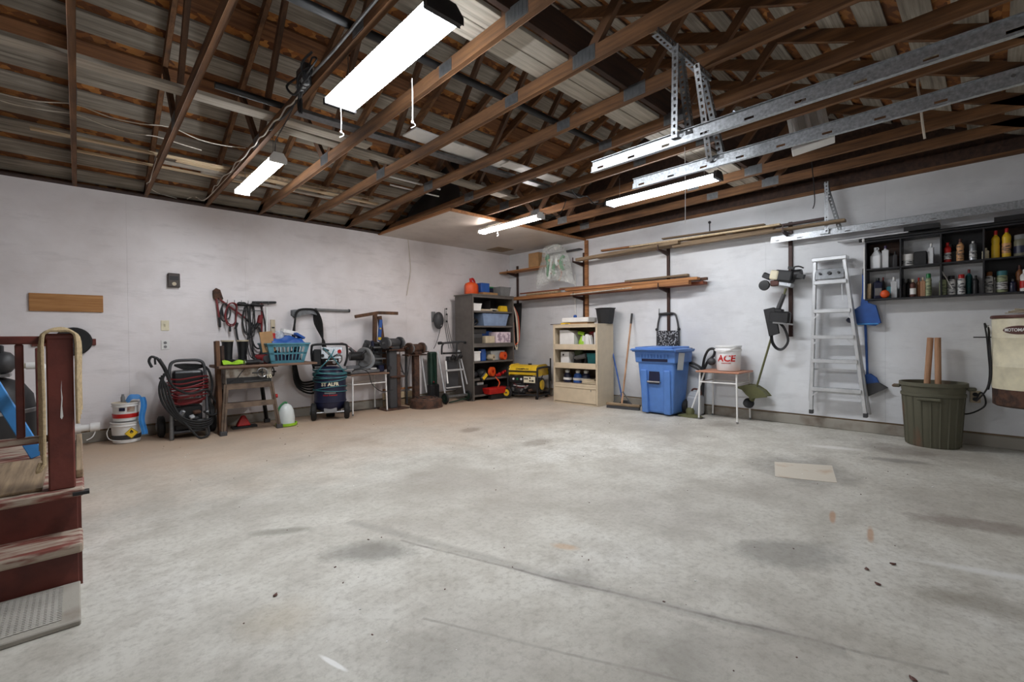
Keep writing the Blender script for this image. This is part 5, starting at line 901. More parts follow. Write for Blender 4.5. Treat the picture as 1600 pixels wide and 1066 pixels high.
# ------------------------------------------------------------------ small desk with the ACE bucket and tools behind
desk((6.26, 2.48, 0), PI/2, 'white legged desk holding the ACE bucket', mat('desk_top2', (176, 122, 96), .45, 0, .1, 6), .56, .5, .655)
t = thing('plastic_bucket', 'white plastic bucket with red ACE lettering', 'bucket', (6.25, 2.42, .656))
part('pail', G().lathe([(0, .004), (.135, .004), (.14, .01), (.152, .26), (.16, .265), (.16, .285), (.154, .29), (.154, .31), (.163, .315), (.163, .335), (.15, .335), (.146, .3), (.13, .02), (0, .02)], 36), 'white_gloss', t); part('bail_handle', G().tube([(0.0, .16, .29), (-.1, .14, .27), (-.155, .06, .255), (-.165, -.05, .27), (-.1, -.13, .31), (0, -.165, .29)], .004, 6, 5), 'white', t)
text('lettering', 'ACE', .115, 'red', t, T(0, 0, .165, 0, 0, -1.42), .0035, .0015, .12, 1.05, .1495); text('lettering', 'HARDWARE', .018, 'red', t, T(0, 0, .105, 0, 0, -1.42), .0004, .0015, 0, 1.2, .147)
t = thing('leaf_blower', 'black blower with loop handle standing behind the desk', 'blower', (6.43, 2.82, 0))
part('tube', G().cyl((0, .06, .12), (0, .02, .66), .035, n=12), 'black', t); part('loop_handle', G().tube([(0, .03, .62), (0, .0, .8), (0, -.06, .92), (0, -.14, .93), (0, -.13, .84), (0, -.05, .76), (0, -.0, .66)], .018, 8, 4), 'black', t); part('motor', G().ball((0, -.1, .76), .05, .06, .055), 'dark_gray', t); part('arm', G().tube([(0, .04, .66), (-.02, .14, .72), (-.02, .23, .73), (-.02, .16, .68), (0, .05, .63)], .017, 8, 4), 'black', t); part('foot', G().lathe([(0, 0), (.06, 0), (.05, .1), (.03, .14), (0, .14)], 12, T(0, .065, 0)), 'black', t)
t = thing('jerry_jug', 'grey translucent jug with dark cap under the desk', 'jug', (6.36, 2.92, 0)); part('body', G().box(-.08, -.1, 0, .08, .1, .27), mat('jug_gray', (176, 178, 182), .4, 0, .06), t, .03, None, 2); part('shoulder', G().frustum(-.07, -.09, .07, .09, .265, -.03, -.03, .03, .06, .33), 'jug_gray', t, .01); part('handle', G().tube([(0, .06, .3), (0, .03, .36), (0, -.06, .35), (0, -.08, .28)], .014, 8, 4), 'brown_metal', t)
t = thing('string_trimmer', 'olive string trimmer head on the floor by the desk leg', 'trimmer', (6.15, 2.9, 0)); mat('trim_olive', (92, 92, 58), .6)
part('guard', G().lathe([(0, .045), (.06, .04), (.15, .015), (.17, .004), (.15, .004), (0, .02)], 20, None, .7, 1.05), 'trim_olive', t); part('gearcase', G().lathe([(0, .03), (.055, .03), (.06, .08), (.04, .12), (0, .125)], 14), 'trim_olive', t); part('shaft', G().cyl((.0, -.02, .1), (.12, -.16, .64), .012, n=10), 'white', t); part('blade', G().box(-.1, -.2, .0, .02, .2, .005), 'black', t)
# ------------------------------------------------------------------ hanging string trimmer
t = thing('string_trimmer', 'string trimmer with engine up, hanging on the right wall', 'trimmer', (6.36, 0, 0))
part('shaft', G().cyl((0, 1.77, 1.7), (0, 2.13, .38), .0125, n=10), 'trim_olive', t); part('shaft_top', G().cyl((-.002, 1.865, 1.36), (-.002, 1.9, 1.22), .014, n=10), 'alu', t)
en = part('engine', G().ob((.0, 1.78, 1.85), (.16, .2, .14), (.2, 0, 0)), 'black', t, .02, None, 2); part('cylinder', G().ob((-.03, 1.88, 1.87), (.12, .1, .12), (.2, 0, 0)), 'ivory', en, .02, None, 2); part('clutch_cover', G().ob((0, 1.8, 1.755), (.12, .22, .06), (.25, 0, 0)), 'galv', en, .012); part('starter', G().cyl((.0, 1.7, 1.86), (.0, 1.6, 1.86), .06, n=16), 'black', en); part('air_filter', G().ob((0, 1.98, 1.87), (.08, .1, .07), (.5, 0, 0)), 'black', en, .01); part('muffler', G().ob((-.02, 1.88, 1.77), (.1, .1, .07)), 'brown_metal', en, .01); part('lever', G().tube([(0, 1.72, 1.9), (0, 1.68, 1.95), (0, 1.63, 1.955), (0, 1.58, 1.93)], .009, 6, 3).ob((-.03, 1.6, 1.83), (.08, .07, .05), (.3, 0, 0)).ob((-.04, 1.7, 1.94), (.06, .06, .03), (.2, 0, 0)), 'black', en)
part('fuel_cap', G().lathe([(0, 0), (.06, 0), (.066, .02), (.06, .045), (0, .05)], 18, T(-.06, 1.99, 1.75, 0, -PI/2, 0)), 'black', t); part('cap_arm', G().bar((-.03, 1.98, 1.76), (0, 1.88, 1.78), .012, .012), 'black', t)
part('grip', G().cyl((0, 1.79, 1.63), (0, 1.86, 1.44), .025, .03, 12), 'dark_gray', t); part('collar', G().ob((0, 1.86, 1.43), (.08, .12, .05), (.2, 0, 0)), 'black', t, .01)
part('throttle_box', G().ob((-.01, 1.84, 1.34), (.09, .24, .16), (.1, 0, 0)), 'black', t, .02); part('clamp', G().bar((-.06, 1.9, 1.28), (-.03, 1.68, 1.25), .02, .02), 'steel', t); part('pouch', G().prism([(2.0, 1.44), (1.9, 1.46), (1.85, 1.15), (1.94, 1.12)], -.05, .0, 'x'), 'black', t, .01)
part('harness_strap', G().tube([(-.02, 1.93, 1.2), (-.03, 1.92, 1.05), (-.03, 1.87, .96), (-.03, 1.8, .95), (-.03, 1.74, 1.05), (-.02, 1.78, 1.2), (-.02, 1.84, 1.28)], .022, 6, 5, False, .25), 'black', t)
part('guard', G().prism([(2.31, .44), (2.2, .475), (2.1, .46), (2.02, .41), (1.97, .35), (2.08, .33), (2.14, .315), (2.2, .36), (2.25, .42)], -.1, .07, 'x'), 'trim_olive', t, .01); part('gear_head', G().cyl((0, 2.12, .4), (0, 2.19, .25), .03, .04, 12), 'trim_olive', t); part('spool', G().lathe([(0, -.03), (.05, -.03), (.065, -.01), (.065, .02), (.04, .035), (0, .035)], 18, T(-.03, 2.2, .235, .5, -1.0, 0)), 'black', t)
part('wall_hook', G().bar((0.0, 1.79, 1.77), (.15, 1.79, 1.77), .015, .015), 'steel', t)

# ------------------------------------------------------------------ stepladder hanging on the wall
t = thing('step_ladder', 'folded aluminium stepladder hanging on the right wall', 'ladder', (6.37, 0, 0))
def rail(x, y0, z0, y1, z1, w=.036, d=.055): return G().bar((x, y0, z0), (x, y1, z1), w, d, (1, 0, 0))
part('side_rail', rail(0, 1.505, .215, 1.462, 2.0), 'alu', t, .004); part('side_rail', rail(0, .985, .23, 1.178, 2.0), 'alu', t, .004)
part('rear_rail', rail(.07, 1.54, .32, 1.48, 1.75, .02, .035), 'alu', t, .003); part('rear_rail', rail(.07, .955, .22, 1.15, 1.75, .02, .035), 'alu', t, .003)
part('top_cap', G().box(-.05, 1.15, 1.985, .1, 1.49, 2.03), 'alu', t, .006); tr_ = part('bucket_shelf', G().ob((-.03, 1.315, 1.83), (.012, .29, .13), (0, .2, 0)), 'galv_dark', t, .006)
for y in (-.09, 0, .09): part('hole', G().cyl((-.05, 1.315+y, 1.84), (-.03, 1.315+y, 1.836), .013 if y else .02, n=10), 'black', tr_)
for z in (1.745, 1.41, 1.105, .825, .49):
    k = (z-.22)/1.78; yl = 1.505-.043*k; yr = .985+.193*k
    sp = part('step', G().box(-.05, yr, z-.032, .035, yl, z+.012), 'alu', t, .004); part('tread_ribs', G().box(-.04, yr+.02, z+.012, -.03, yl-.02, z+.015).box(-.02, yr+.02, z+.012, -.01, yl-.02, z+.015).box(.0, yr+.02, z+.012, .01, yl-.02, z+.015), 'galv', sp)
    if z in (1.41, 1.105, .49):
        for y, s in ((yl, -1), (yr, 1)): part('gusset', G().bar((-.03, y+s*.0, z-.1), (-.03, y+s*.08, z-.02), .014, .006, (1, 0, 0)), 'alu', sp)
for (y, z) in ((1.505, .2), (.983, .215)): part('foot', G().box(-.03, y-.02, z-.02, .03, y+.02, z+.03), 'dark_gray', t, .004)
part('spreader', G().bar((-.02, 1.2, 1.76), (-.03, 1.19, 1.52), .012, .006), 'alu', t); part('rear_brace', G().box(.06, 1.02, .43, .075, 1.52, .45).box(.06, 1.0, .7, .075, 1.5, .72), 'alu', t); part('hang_hook', G().bar((.08, 1.32, 2.0), (.155, 1.32, 2.0), .02, .02), 'steel', t)
# dustpan and broom
t = thing('dust_pan', 'blue plastic dustpan hanging beside the stepladder', 'dustpan', (6.46, 0, 0)); part('pan', G().prism([(1.07, 1.26), (1.085, 1.4), (1.03, 1.44), (.97, 1.46), (.92, 1.44), (.88, 1.26), (.92, 1.235)], -.02, .05, 'x'), 'blue', t, .015, None, 2); part('lip', G().box(-.03, .88, 1.232, .02, 1.07, 1.25), 'sky_blue', t, .005); part('handle', G().prism([(.985, 1.44), (1.035, 1.46), (1.02, 1.6), (1.02, 1.8), (.995, 1.8), (.985, 1.6)], -.005, .025, 'x'), 'blue', t, .008); part('grip', G().box(-.01, .99, 1.79, .03, 1.025, 1.87), 'dark_gray', t, .006)
t = thing('angle_broom', 'blue angled broom hanging behind the dustpan', 'broom', (6.505, 0, 0)); part('handle', G().cyl((.01, 1.01, 1.3), (-.01, .985, .63), .012, n=10), 'blue', t); part('ferrule', G().prism([(1.02, .6), (1.0, .66), (.96, .67), (.91, .63), (.89, .58), (1.02, .55)], -.04, .015, 'x'), 'blue', t, .008); part('bristles', G().prism([(1.02, .55), (.89, .58), (.815, .53), (.99, .42)], -.05, .02, 'x'), 'dark_gray', t, .006)
solo('hand_brush', G().ball((0, 0, 0), .03, .05, .035), 'navy', 'small blue knob between the stepladder and the dustpan', 'knob', None, 0, (6.49, 1.135, 1.29))
# ------------------------------------------------------------------ lumber rack on the right wall
mat('rack_brown', (58, 36, 30), .5, .3, .2)
def upright(y, z0, z1, arms, lab):
    t = thing('rack_upright', lab, 'rack', (XW, y, 0), 0, 'brown steel rack uprights on the right wall')
    part('standard', G().box(-.03, -.022, z0, 0, .022, z1), 'rack_brown', t, .003)
    for z, L in arms:
        a = part('arm', G().prism([(-.03, z), (-L, z), (-L, z-.022), (-.03, z-.07)], -.012, .012, 'y'), 'rack_brown', t); part('stop', G().box(-L-.006, -.006, z-.02, -L+.006, .006, z+.06), 'rack_brown', a)
upright(6.68, 1.75, 2.56, ((2.4, .3),), 'brown rack upright in the corner under the short shelf board'); upright(4.99, 1.35, 2.6, ((1.82, .33), (2.42, .33)), 'brown rack upright beside the wooden stud'); upright(3.4, .4, 2.46, ((1.84, .33), (2.4, .33)), 'brown rack upright behind the hand truck'); upright(1.76, 1.1, 2.54, ((2.39, .33),), 'brown rack upright behind the hanging trimmer')
solo('wood_stud', G().box(XW-.04, 4.9, 1.35, XW, 4.965, H-.02), 'lumber', 'orange wooden stud fixed upright on the right wall', 'stud', None, .003); solo('white_conduit', G().cyl((XW-.018, 5.19, 1.4), (XW-.018, 5.19, 2.24), .012, n=10), 'white', 'thin white conduit on the wall left of the wooden stud', 'pipe')
def yboard(x, y0, y1, z, w, th, mt, lab, dz=0, dx=0, cat='board', name='lumber_board'):
    L = abs(y1-y0); return solo(name, G().box(-w/2, -L/2, 0, w/2, L/2, th), mt, lab, cat, 'boards on the lumber rack', .003, (x, (y0+y1)/2, z), (dz/L, 0, dx/L))
yboard(6.27, 2.95, 6.6, 1.845, .09, .06, 'lumber', 'long orange timber at the front of the lower rack'); yboard(6.42, 2.8, 6.5, 1.845, .14, .045, 'lumber_red', 'long reddish timber at the back of the lower rack'); yboard(6.28, 2.83, 5.2, 1.91, .1, .04, 'lumber', 'orange board on top of the front timber in the lower rack', .02)
yboard(6.27, 3.9, 6.35, 1.952, .05, .02, 'lumber_red', 'thin reddish strip along the left half of the lower rack', 0); yboard(6.36, 3.45, 5.4, 1.957, .1, .02, 'lumber_old', 'grey brown board lying on the lower rack middle', .05); yboard(6.42, 5.5, 6.3, 1.891, .09, .1, 'light_strip', 'short pale board at the left of the lower rack'); yboard(6.2, 3.85, 5.0, 1.85, .05, .016, 'plank_grey', 'pale grey strip poking out of the lower rack front', -.03, .1); yboard(6.44, 3.05, 4.1, 1.99, .07, .03, 'lumber_old', 'short old board on top right of the lower rack'); yboard(6.4, 2.76, 3.0, 1.9, .05, .04, 'rust', 'dark angle iron ends at the right of the lower rack')
yboard(6.26, 3.1, 4.95, 2.425, .09, .05, 'lumber_old', 'thick old board at the left of the upper rack', -.02); yboard(6.38, 1.9, 4.6, 2.43, .14, .04, 'lumber_old', 'long brown board at the back of the upper rack'); yboard(6.27, 1.8, 3.9, 2.48, .08, .025, 'light_strip', 'pale strip lying across the upper rack front', .03); yboard(6.35, 2.5, 4.5, 2.5, .06, .03, 'lumber', 'brown strip lying on the upper rack middle', .06); yboard(6.28, 1.15, 3.2, 2.395, .09, .03, 'lumber_old', 'grey brown board running right past the trimmer on the upper rack', 0); yboard(6.4, 1.35, 2.4, 2.475, .06, .03, 'rack_brown', 'dark strip on the right of the upper rack'); yboard(6.34, 2.0, 3.4, 2.535, .07, .02, 'lumber_old', 'topmost thin board on the upper rack', .04); yboard(6.44, 5.0, 5.9, 2.65, .1, .02, 'dark_gray', 'dark strip high behind the plastic bag', 0)
t = thing('wall_clamp', 'small black clamp standing on the upper rack boards', 'clamp', (6.34, 2.7, 2.553)); part('post', G().cyl((0, 0, 0), (0, 0, .12), .008, n=8), 'black', t); part('knob', G().ball((0, 0, .13), .02), 'black', t)
yboard(6.32, 5.35, 6.9, 2.4, .22, .03, 'lumber', 'short shelf board in the corner carrying the cardboard box', 0, 0, 'shelf', 'shelf_board')
solo('cardboard_box', G().box(-.1, -.13, 0, .1, .13, .26), 'cardboard', 'open brown cardboard box on the corner shelf board', 'box', None, .004, (6.3, 5.93, 2.431))
t = thing('plastic_bag', 'large clear plastic bag with green and red contents hanging from the corner shelf', 'bag', (6.2, 5.4, 2.0))
def bagf(u, v):
    a = 2*PI*u; w_ = .2+.26*(1-v)**.7; return (.0+.09*math.cos(a)+.015*math.sin(5*a+6*v), w_*math.sin(a)*(1+.05*math.sin(3*a+9*v))+.03*v, .06+.06*math.cos(a*2)*(1-v)+.69*v)
part('film', G().sheet(bagf, 32, 14), clear('film', (226, 232, 228), .22, .12), t)
for i in range(11): part('packing', G().tube([(R_.uniform(-.05, .03), -.2+.04*i+R_.uniform(-.03, .03), .1+R_.uniform(0, .5)), (R_.uniform(-.06, .02), -.2+.04*i+R_.uniform(-.08, .08), .2+R_.uniform(0, .4)), (R_.uniform(-.05, .04), -.18+.035*i, .15+R_.uniform(0, .3))], R_.uniform(.015, .04), 6, 4), ('green', 'cardboard', 'stair_worn', 'frost_plastic', 'frost_plastic')[i % 5], t)
part('tie', G().tube([(0, .16, .72), (.04, .03, .76), (.05, -.1, .72)], .02, 6, 4), 'frost_plastic', t)

# ------------------------------------------------------------------ black pigeonhole shelf with bottles
mat('shelf_black', (30, 30, 34), .5, 0, .2)
sh = thing('wall_shelf', 'black wall shelf with eight compartments full of bottles', 'shelf', (0, 0, 0)); YL, YR = .985, -.36; XF = 6.335; ZB, ZM, ZTP = 1.515, 1.845, 2.15
for z in (ZB, ZM, ZTP): part('board', G().box(XF, YR, z-.016, XW, YL, z), 'shelf_black', sh, .002)
for y in (YL, .69, .376, .075, -.22): part('divider', G().box(XF, y-.014, ZB, XW, y, ZTP-.016), 'shelf_black', sh, .002)
for (a, b_, z0, z1, mt_) in ((.69, YL, ZM, ZTP, 'dark_beam'), (.075, .376, ZM, ZTP, 'shelf_black'), (-.22, .075, ZM, ZTP, 'dark_beam'), (-.22, .075, ZB, ZM, 'shelf_black'), (-.36, -.22, ZB, ZTP, 'shelf_black')): part('back_panel', G().box(XW-.012, a, z0, XW-.002, b_-.014, z1-.016), mt_, sh)
part('side_plate', G().box(XF, YL, ZB+.0, XW, YL+.012, ZTP-.06), 'white', sh)
t = thing('black_rod', 'black rod with white end lying on the black shelf', 'rod', (6.36, 0, ZTP+.02)); part('rod', G().cyl((0, 1.04, 0), (0, -.3, 0), .019, n=10), 'black', t); part('end_ball', G().ball((0, 1.0, .0), .022), 'white', t)
plank('pale_board', 6.44, 1.25, 6.42, .62, .13, .012, ZTP+.045, 'paint_right', 'pale thin board lying on the left of the black shelf'); plank('black_board', 6.43, .85, 6.42, -.2, .12, .03, ZTP+.001, 'black', 'black board lying along the top of the black shelf'); plank('black_board', 6.42, .66, 6.42, .38, .11, .05, ZTP+.058, 'black', 'short black block on top of the black shelf'); plank('black_board', 6.42, -.0, 6.42, -.35, .14, .05, ZTP+.032, 'black', 'black board at the right end of the shelf top')
def bottle(px, w, h, up, kind, body, cap, lab, lbl=None, x=6.42):
    y = .965-.00478*(px-1353); z = (ZM if up else ZB)+.001; r = w/2; t = thing('bottle' if kind not in ('can', 'tin', 'spray') else 'spray_can' if kind == 'spray' else 'tin_can', lab, 'bottle' if kind not in ('can', 'tin', 'spray') else 'can', (x, y, z), R_.uniform(-.3, .3))
    if kind == 'jug':
        part('body', G().box(-r*.7, -r, 0, r*.7, r, h*.62), body, t, r*.25, None, 2); part('neck', G().frustum(-r*.6, -r*.9, r*.6, r*.9, h*.6, -r*.25, -r*.3, r*.25, r*.3, h*.82), body, t, r*.1); part('handle', G().torus((0, -r*.15, h*.88), r*.24, r*.09, (1, 0, 0), 14, 6), body, t); part('cap', G().cyl((0, r*.2, h*.8), (0, r*.2, h*.95), r*.28, n=12), cap, t)
    elif kind == 'square':
        part('body', G().box(-r*.8, -r, 0, r*.8, r, h*.8), body, t, r*.2, None, 2); part('neck', G().lathe([(r*.8, h*.78), (r*.4, h*.86), (r*.4, h*.88), (0, h*.88)], 12), body, t); part('cap', G().cyl((0, 0, h*.87), (0, 0, h), r*.45, n=12), cap, t)
    elif kind == 'tin':
        part('can', G().lathe([(0, 0), (r, 0), (r*1.03, .006), (r, .012), (r, h-.012), (r*1.03, h-.006), (r, h), (r*.85, h), (r*.85, h-.006), (0, h-.006)], 24), body, t); part('lid', G().lathe([(0, h-.004), (r*.8, h-.004), (r*.8, h), (0, h)], 20), cap, t)
    elif kind == 'spray':
        part('can', G().lathe([(0, 0), (r, 0), (r, h*.74), (r*.8, h*.8), (r*.75, h*.81), (0, h*.82)], 20), body, t); part('cap', G().lathe([(r*.78, h*.79), (r*.8, h*.98), (r*.7, h), (0, h)], 16), cap, t)
    elif kind == 'can':
        part('can', G().lathe([(0, 0), (r, 0), (r, h*.82), (r*.5, h*.9), (r*.35, h*.9), (0, h*.9)], 20), body, t); part('cap', G().cyl((0, 0, h*.88), (0, 0, h), r*.35, n=10), cap, t)
    elif kind == 'jar':
        part('jar', G().lathe([(0, 0), (r*.95, 0), (r, .01), (r, h*.72), (r*.85, h*.8), (0, h*.8)], 20), body, t); part('lid', G().lathe([(0, h*.79), (r*.95, h*.79), (r*.95, h), (0, h)], 20), cap, t)
    else:
        part('body', G().lathe([(0, 0), (r*.95, 0), (r, .01), (r, h*.46), (r*.9, h*.52), (r*1.0, h*.6), (r*1.0, h*.7), (r*.8, h*.77), (r*.42, h*.82), (r*.4, h*.86), (0, h*.86)], 18), body, t); part('cap', G().cyl((0, 0, h*.85), (0, 0, h), r*.42, n=12), cap, t)
    if lbl:
        if kind in ('square', 'jug'): part('label_band', G().box(-r*.82, -r*.8, h*.15, -r*.8+.0005, r*.8, h*.5), lbl, t)
        else: part('label_band', G().lathe([(r*1.005, h*.14), (r*1.02, h*.14), (r*1.02, h*.48), (r*1.005, h*.48)], 20), lbl, t)
    return t
mat('milk', (206, 208, 210), .4, 0, .05); mat('purple', (64, 50, 84), .5); mat('print_bw', (206, 206, 204), .45, 0, .1, 34, 0, (62, 62, 68), .5, .56, (.5, .5, 2.2)); mat('print_moss', (158, 166, 128), .5, 0, .1, 34, 0, (84, 98, 76), .5, .58, (.5, .5, 2.2)); mat('print_org', (214, 160, 110), .45, 0, .1, 34, 0, (84, 72, 62), .5, .57, (.5, .5, 2.2)); mat('amber', (138, 86, 48), .45)
bottle(1368, .1, .25, 1, 'jug', 'milk', 'milk', 'white jug with ring handle, upper left compartment'); bottle(1384, .058, .245, 1, 'square', 'milk', 'purple', 'white bottle with purple cap, upper left compartment'); bottle(1393, .04, .16, 1, 'square', 'gray', 'dark_gray', 'grey bottle behind the purple capped one', None, 6.47); bottle(1401, .035, .17, 1, 'square', 'dark_gray', 'black', 'dark bottle right in the upper left compartment')
bottle(1423, .1, .125, 1, 'tin', 'white', 'gray', 'white paint tin in the second upper compartment', 'print_bw'); t = rbox('black_box', 6.43, .965-.00478*(1444-1353), ZM, .1, .1, .14, 'black', 'black box beside the white paint tin', 'box'); bottle(1461, .042, .215, 1, 'square', 'milk', 'white', 'slim white bottle right of the black box')
bottle(1487, .056, .2, 1, 'bottle', 'red', 'red', 'bright red bottle in the third upper compartment', 'print_bw', 6.4); bottle(1506, .056, .225, 1, 'bottle', 'print_org', 'brown_metal', 'bottle with orange label and dark trigger cap', 'print_org'); bottle(1525, .054, .19, 1, 'can', 'galv', 'white', 'silver aerosol can in the third upper compartment', 'print_bw'); bottle(1492, .12, .2, 1, 'jug', mat('blk_green', (22, 32, 32), .5), 'gray', 'black jug behind the red bottle', None, 6.48)
bottle(1543, .05, .11, 1, 'bottle', 'ivory', 'ivory', 'small cream bottle left of the yellow bottles'); bottle(1557, .058, .265, 1, 'bottle', 'yellow', 'red', 'yellow bottle with red cap, left one'); bottle(1572, .062, .28, 1, 'bottle', 'yellow', 'red', 'yellow bottle with red cap, right one', 'print_org'); bottle(1592, .1, .2, 1, 'jar', mat('brine', (112, 110, 92), .4), 'gray', 'large jar with blue label at the right end', 'navy')
solo('wood_block', G().ob((0, 0, .085), (.05, .032, .17), (.03, 0, 0)), 'light_strip', 'upright wooden block in the lower left compartment', 'block', None, .003, (6.4, .955, ZB+.001)); bottle(1370, .075, .23, 0, 'square', 'navy', 'black', 'dark oil bottle with grey label, lower left', 'gray'); bottle(1378, .035, .24, 0, 'bottle', 'dark_gray', 'dark_red', 'thin bottle with red cap behind the oil bottle', None, 6.49)
solo('sponge_ball', G().ball((0, 0, .045), .03, .042, .045, 10, 8), 'orange', 'orange sponge ball in the lower left compartment', 'sponge', None, 0, (6.37, .815, ZB+.001)); t = rbox('teal_pouch', 6.46, .775, ZB, .06, .07, .13, 'teal', 'teal pouch behind the orange sponge', 'pouch'); bottle(1399, .052, .225, 0, 'square', 'milk', 'white', 'white bottle at the right of the lower left compartment')
bottle(1415, .05, .2, 0, 'bottle', 'black', 'black', 'leftmost black bottle, second lower compartment'); bottle(1423, .045, .2, 0, 'bottle', 'black', 'dark_gray', 'black bottle beside the glue bottle', None, 6.46); bottle(1432, .05, .185, 0, 'bottle', 'brown_metal', 'tan', 'brown glue bottle with pale nozzle', 'white', 6.39); bottle(1441, .035, .2, 0, 'bottle', 'amber', 'red', 'thin amber bottle with red cap'); bottle(1448, .04, .2, 0, 'square', 'handle_wood', 'tan', 'tan bottle left of the green capped can'); bottle(1457, .048, .235, 0, 'spray', 'print_moss', 'green', 'spray can with green cap')
solo('white_straw', G().cyl((0, 0, 0), (0, .085, .2), .004, n=6), 'white', 'thin white straw leaning in the third lower compartment', 'straw', None, 0, (6.38, .285, ZB+.06)); bottle(1480, .056, .2, 0, 'spray', 'print_moss', 'black', 'mossy green spray can with black cap'); bottle(1493, .062, .195, 0, 'spray', 'print_bw', 'black', 'black and white spray can with pink band', 'print_bw'); bottle(1508, .058, .2, 0, 'spray', 'print_bw', 'red', 'spray can with red top and white cap'); bottle(1519, .05, .25, 0, 'bottle', 'dk_teal', 'dark_red', 'tall slate blue bottle behind the red topped can', None, 6.47); bottle(1529, .045, .18, 0, 'bottle', 'black', 'black', 'black bottle right in the third lower compartment')
bottle(1548, .058, .205, 0, 'spray', 'print_bw', 'amber', 'spray can with tan cap', 'print_bw'); bottle(1556, .018, .15, 0, 'bottle', 'gray', 'white', 'thin pale tube beside the tan capped can'); bottle(1566, .075, .205, 0, 'jar', 'print_moss', 'teal', 'tin with teal lid', 'print_bw'); bottle(1581, .05, .12, 0, 'bottle', 'navy', 'dark_gray', 'small dark bottle right of the teal lidded tin'); bottle(1590, .055, .25, 0, 'bottle', 'amber', 'brown_metal', 'amber bottle at the right end, lower shelf', None, 6.46); bottle(1596, .06, .2, 0, 'bottle', 'white', 'white', 'white bottle with red label at the right end', 'red', 6.38)

# ------------------------------------------------------------------ rubbish bin with wooden sticks
mat('bin_green', (90, 88, 72), .7, 0, .25, 4, .3, (112, 82, 64), .56, .7, (1, 1, .35))
t = thing('garbage_bin', 'weathered green ribbed garbage bin by the right wall', 'bin', (6.265, .425, 0), 0)
part('tub', G().lathe([(0, .02), (.19, .02), (.2, .0), (.21, .02), (.235, .5), (.25, .505), (.25, .53), (.24, .535), (.245, .6), (.262, .605), (.262, .64), (.245, .64), (.225, .5), (.195, .04), (0, .04)], 40), 'bin_green', t)
for i in range(20):
    a = 2*PI*i/20; part('rib', G().bar((.207*math.cos(a), .207*math.sin(a), .01), (.236*math.cos(a), .236*math.sin(a), .5), .014, .012), 'bin_green', t)
for s in (-1, 1): part('handle', G().box(-.05, s*.28-.035, .57, .05, s*.28+.035, .6), 'bin_green', t, .01)
part('front_handle', G().bar((-.262, -.08, .485), (-.25, .1, .485), .04, .03), 'bin_green', t, .008)
for i, (a, b_) in enumerate((((6.3, .5, .05), (6.38, .45, 1.085)), ((6.3, .38, .05), (6.38, .395, 1.085)))):
    solo('wooden_handle', G().cyl(a, b_, .026, n=14), 'handle_wood', ('left round wooden handle standing in the garbage bin', 'right round wooden handle standing in the garbage bin')[i], 'stick', 'wooden handles in the garbage bin')
t = thing('wall_outlet', 'beige duplex outlet low on the right wall beside the garbage bin', 'outlet', (XW, .126, .49)); part('plate', G().box(-.01, -.038, -.06, 0, .038, .06), 'tan', t, .003)
for z in (-.024, .024): part('socket', G().lathe([(0, 0), (.02, 0), (.02, .006), (0, .006)], 12, T(-.01, 0, z, 0, -PI/2, 0)), 'black', t)
# cream drum appliance
t = thing('parts_washer', 'cream enamel drum with brown base and oval badge on the wall', 'appliance', (6.22, -.27, 0)); r = .285
part('drum', G().lathe([(r*.985, .62), (r, .64), (r, .82), (r*1.008, .825), (r, .83), (r*1.0, 1.08), (r*1.008, 1.085), (r, 1.09), (r, 1.25), (r*.98, 1.262), (0, 1.262)], 40), 'ivory', t); part('base', G().lathe([(0, .46), (r*.9, .46), (r*.975, .475), (r*.985, .62), (0, .62)], 40), 'rust', t); part('lid_rim', G().lathe([(0, 1.262), (r*1.03, 1.262), (r*1.04, 1.275), (r*1.02, 1.29), (0, 1.3)], 40), 'brown_metal', t); part('wall_bracket', G().box(.1, -.12, .5, XW-6.22, .12, .58), 'dark_gray', t)
bd = part('badge', G().sheet(lambda u, v: (lambda a: (-(r+.003)*math.cos(a), (r+.003)*math.sin(a), 1.155+.038*math.sin(PI*min(max(u, 0), 1))**.5*(2*v-1)))(.84-.86*u), 20, 4, .003), 'brown_metal', t); text('lettering', 'MOTOMASTER', .04, 'white', bd, T(0, 0, 1.155, 0, 0, -1.98), .0008, .0015, 0, .8, r+.006)
for s in (.85,): part('switch', G().box(-.03, r-.01, 1.12, .03, r+.03, 1.2), 'white', t, .006)
cp_ = part('power_cord', G().tube([(-.02, r+.03, 1.18), (-.03, r+.045, 1.22), (-.06, r+.03, 1.1), (-.05, r+.02, .95), (-.03, r+.01, .75), (-.02, r+.03, .6), (.0, r+.1, .48), (.05, r+.07, .56), (.1, r+.04, .5), (.05, r+.05, .42), (.14, r+.17, .33), (.24, r+.3, .36), (.29, r+.395, .46)], .007, 7, 5), 'cable', t); part('power_cord', G().tube([(-.02, r+.02, 1.2), (-.06, r+.01, 1.0), (-.06, r+.0, .75), (-.04, r+.02, .6)], .008, 7, 4), 'cable', t); part('hook', G().cyl((.0, r+.12, 1.09), (.0, r-.01, 1.09), .006, n=6), 'black', t)
t = thing('wire_bundle', 'bundle of pale sticks lying on top of the cream drum', 'bundle', (6.2, -.27, 1.301))
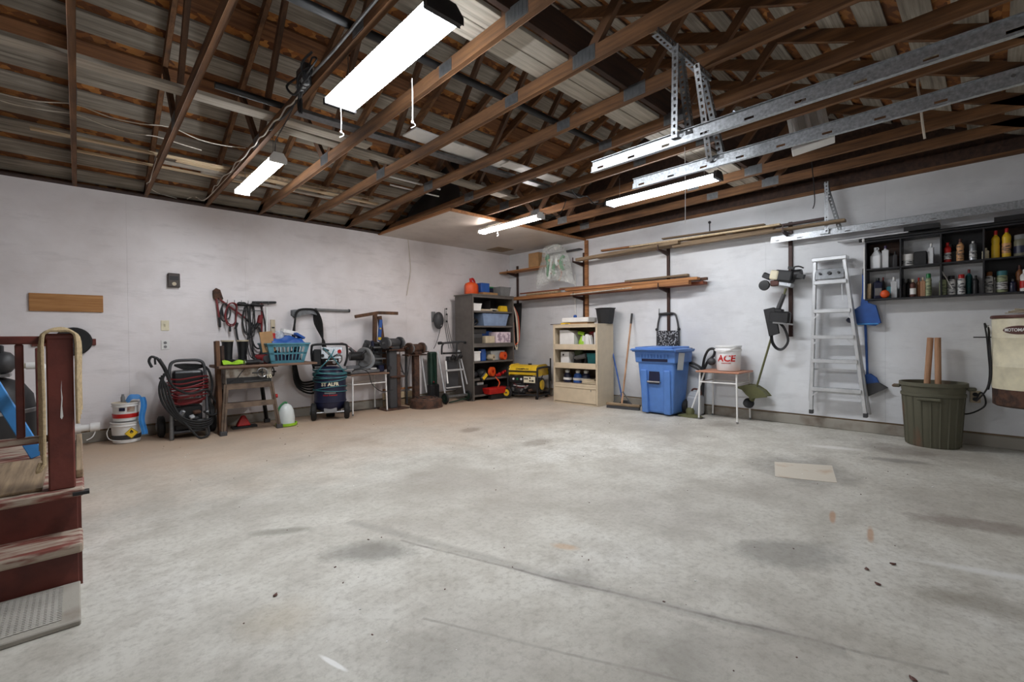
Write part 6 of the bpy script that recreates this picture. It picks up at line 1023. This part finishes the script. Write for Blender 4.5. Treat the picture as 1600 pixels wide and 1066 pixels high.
for i in range(8): part('stick', G().cyl((R_.uniform(-.08, .02), .2-.02*i, .008+.012*(i % 4)), (R_.uniform(-.04, .08), -.2, .012+.014*((i+1) % 4)), .007, n=6), ('white_cable', 'tan')[i % 2], t)
# ------------------------------------------------------------------ loose bits on the slab
fl_ = bpy.data.objects['floor']
part('repair_patch', G().prism([(4.485, 1.343), (4.697, .957), (4.183, .82), (4.028, 1.202)], 0, .0025, 'z'), mat('patch_concrete', (196, 188, 174), .7, 0, .1, 3, 0, (176, 146, 118), .55, .7), fl_)
g = G(); rr = random.Random(11)
for i in range(150):
    x, y = rr.uniform(.4, 6.3), rr.uniform(.3, 6.2)
    if x < .4 and y > 2: continue
    s = rr.uniform(.002, .006); g.ob((x, y, s*.3), (s*rr.uniform(.8, 2.2), s, s*.5), (0, 0, rr.uniform(0, 3)))
o = solo('floor_debris', g, 'brown_metal', 'tiny dark crumbs scattered over the concrete floor', 'debris'); o['kind'] = 'stuff'
g = G()
for i in range(70):
    x, y = rr.uniform(.4, 5.8), rr.uniform(.3, 6.0); s = rr.uniform(.003, .008); g.ob((x, y, s*.25), (s*rr.uniform(.8, 1.6), s, s*.45), (0, 0, rr.uniform(0, 3)))
o = solo('floor_debris', g, 'white', 'tiny white flakes scattered over the concrete floor', 'debris'); o['kind'] = 'stuff'
for i, (x, y, a) in enumerate(((2.75, .42, .4), (2.62, .36, 1.2), (2.9, .34, 2.0), (1.02, 1.05, .3), (1.98, .18, 1.0), (.62, 2.2, .8))):
    solo('dry_leaf', G().sheet(lambda u, v: (.026*(u-.5), .01*(v-.5)*math.sin(PI*min(max(u, .05), .95))*2, .004+.006*math.sin(PI*v)), 6, 4, .001), 'brown_metal', ('dry brown leaf scrap right of the slab middle', 'curled leaf scrap nearest the crack at right', 'leaf scrap rightmost of the three at right', 'dark scrap in the near left foreground', 'dark scrap at the bottom middle of the floor', 'dark scrap by the steps')[i], 'leaf', 'dry leaf scraps on the floor', 0, (x, y, 0), (0, 0, a))
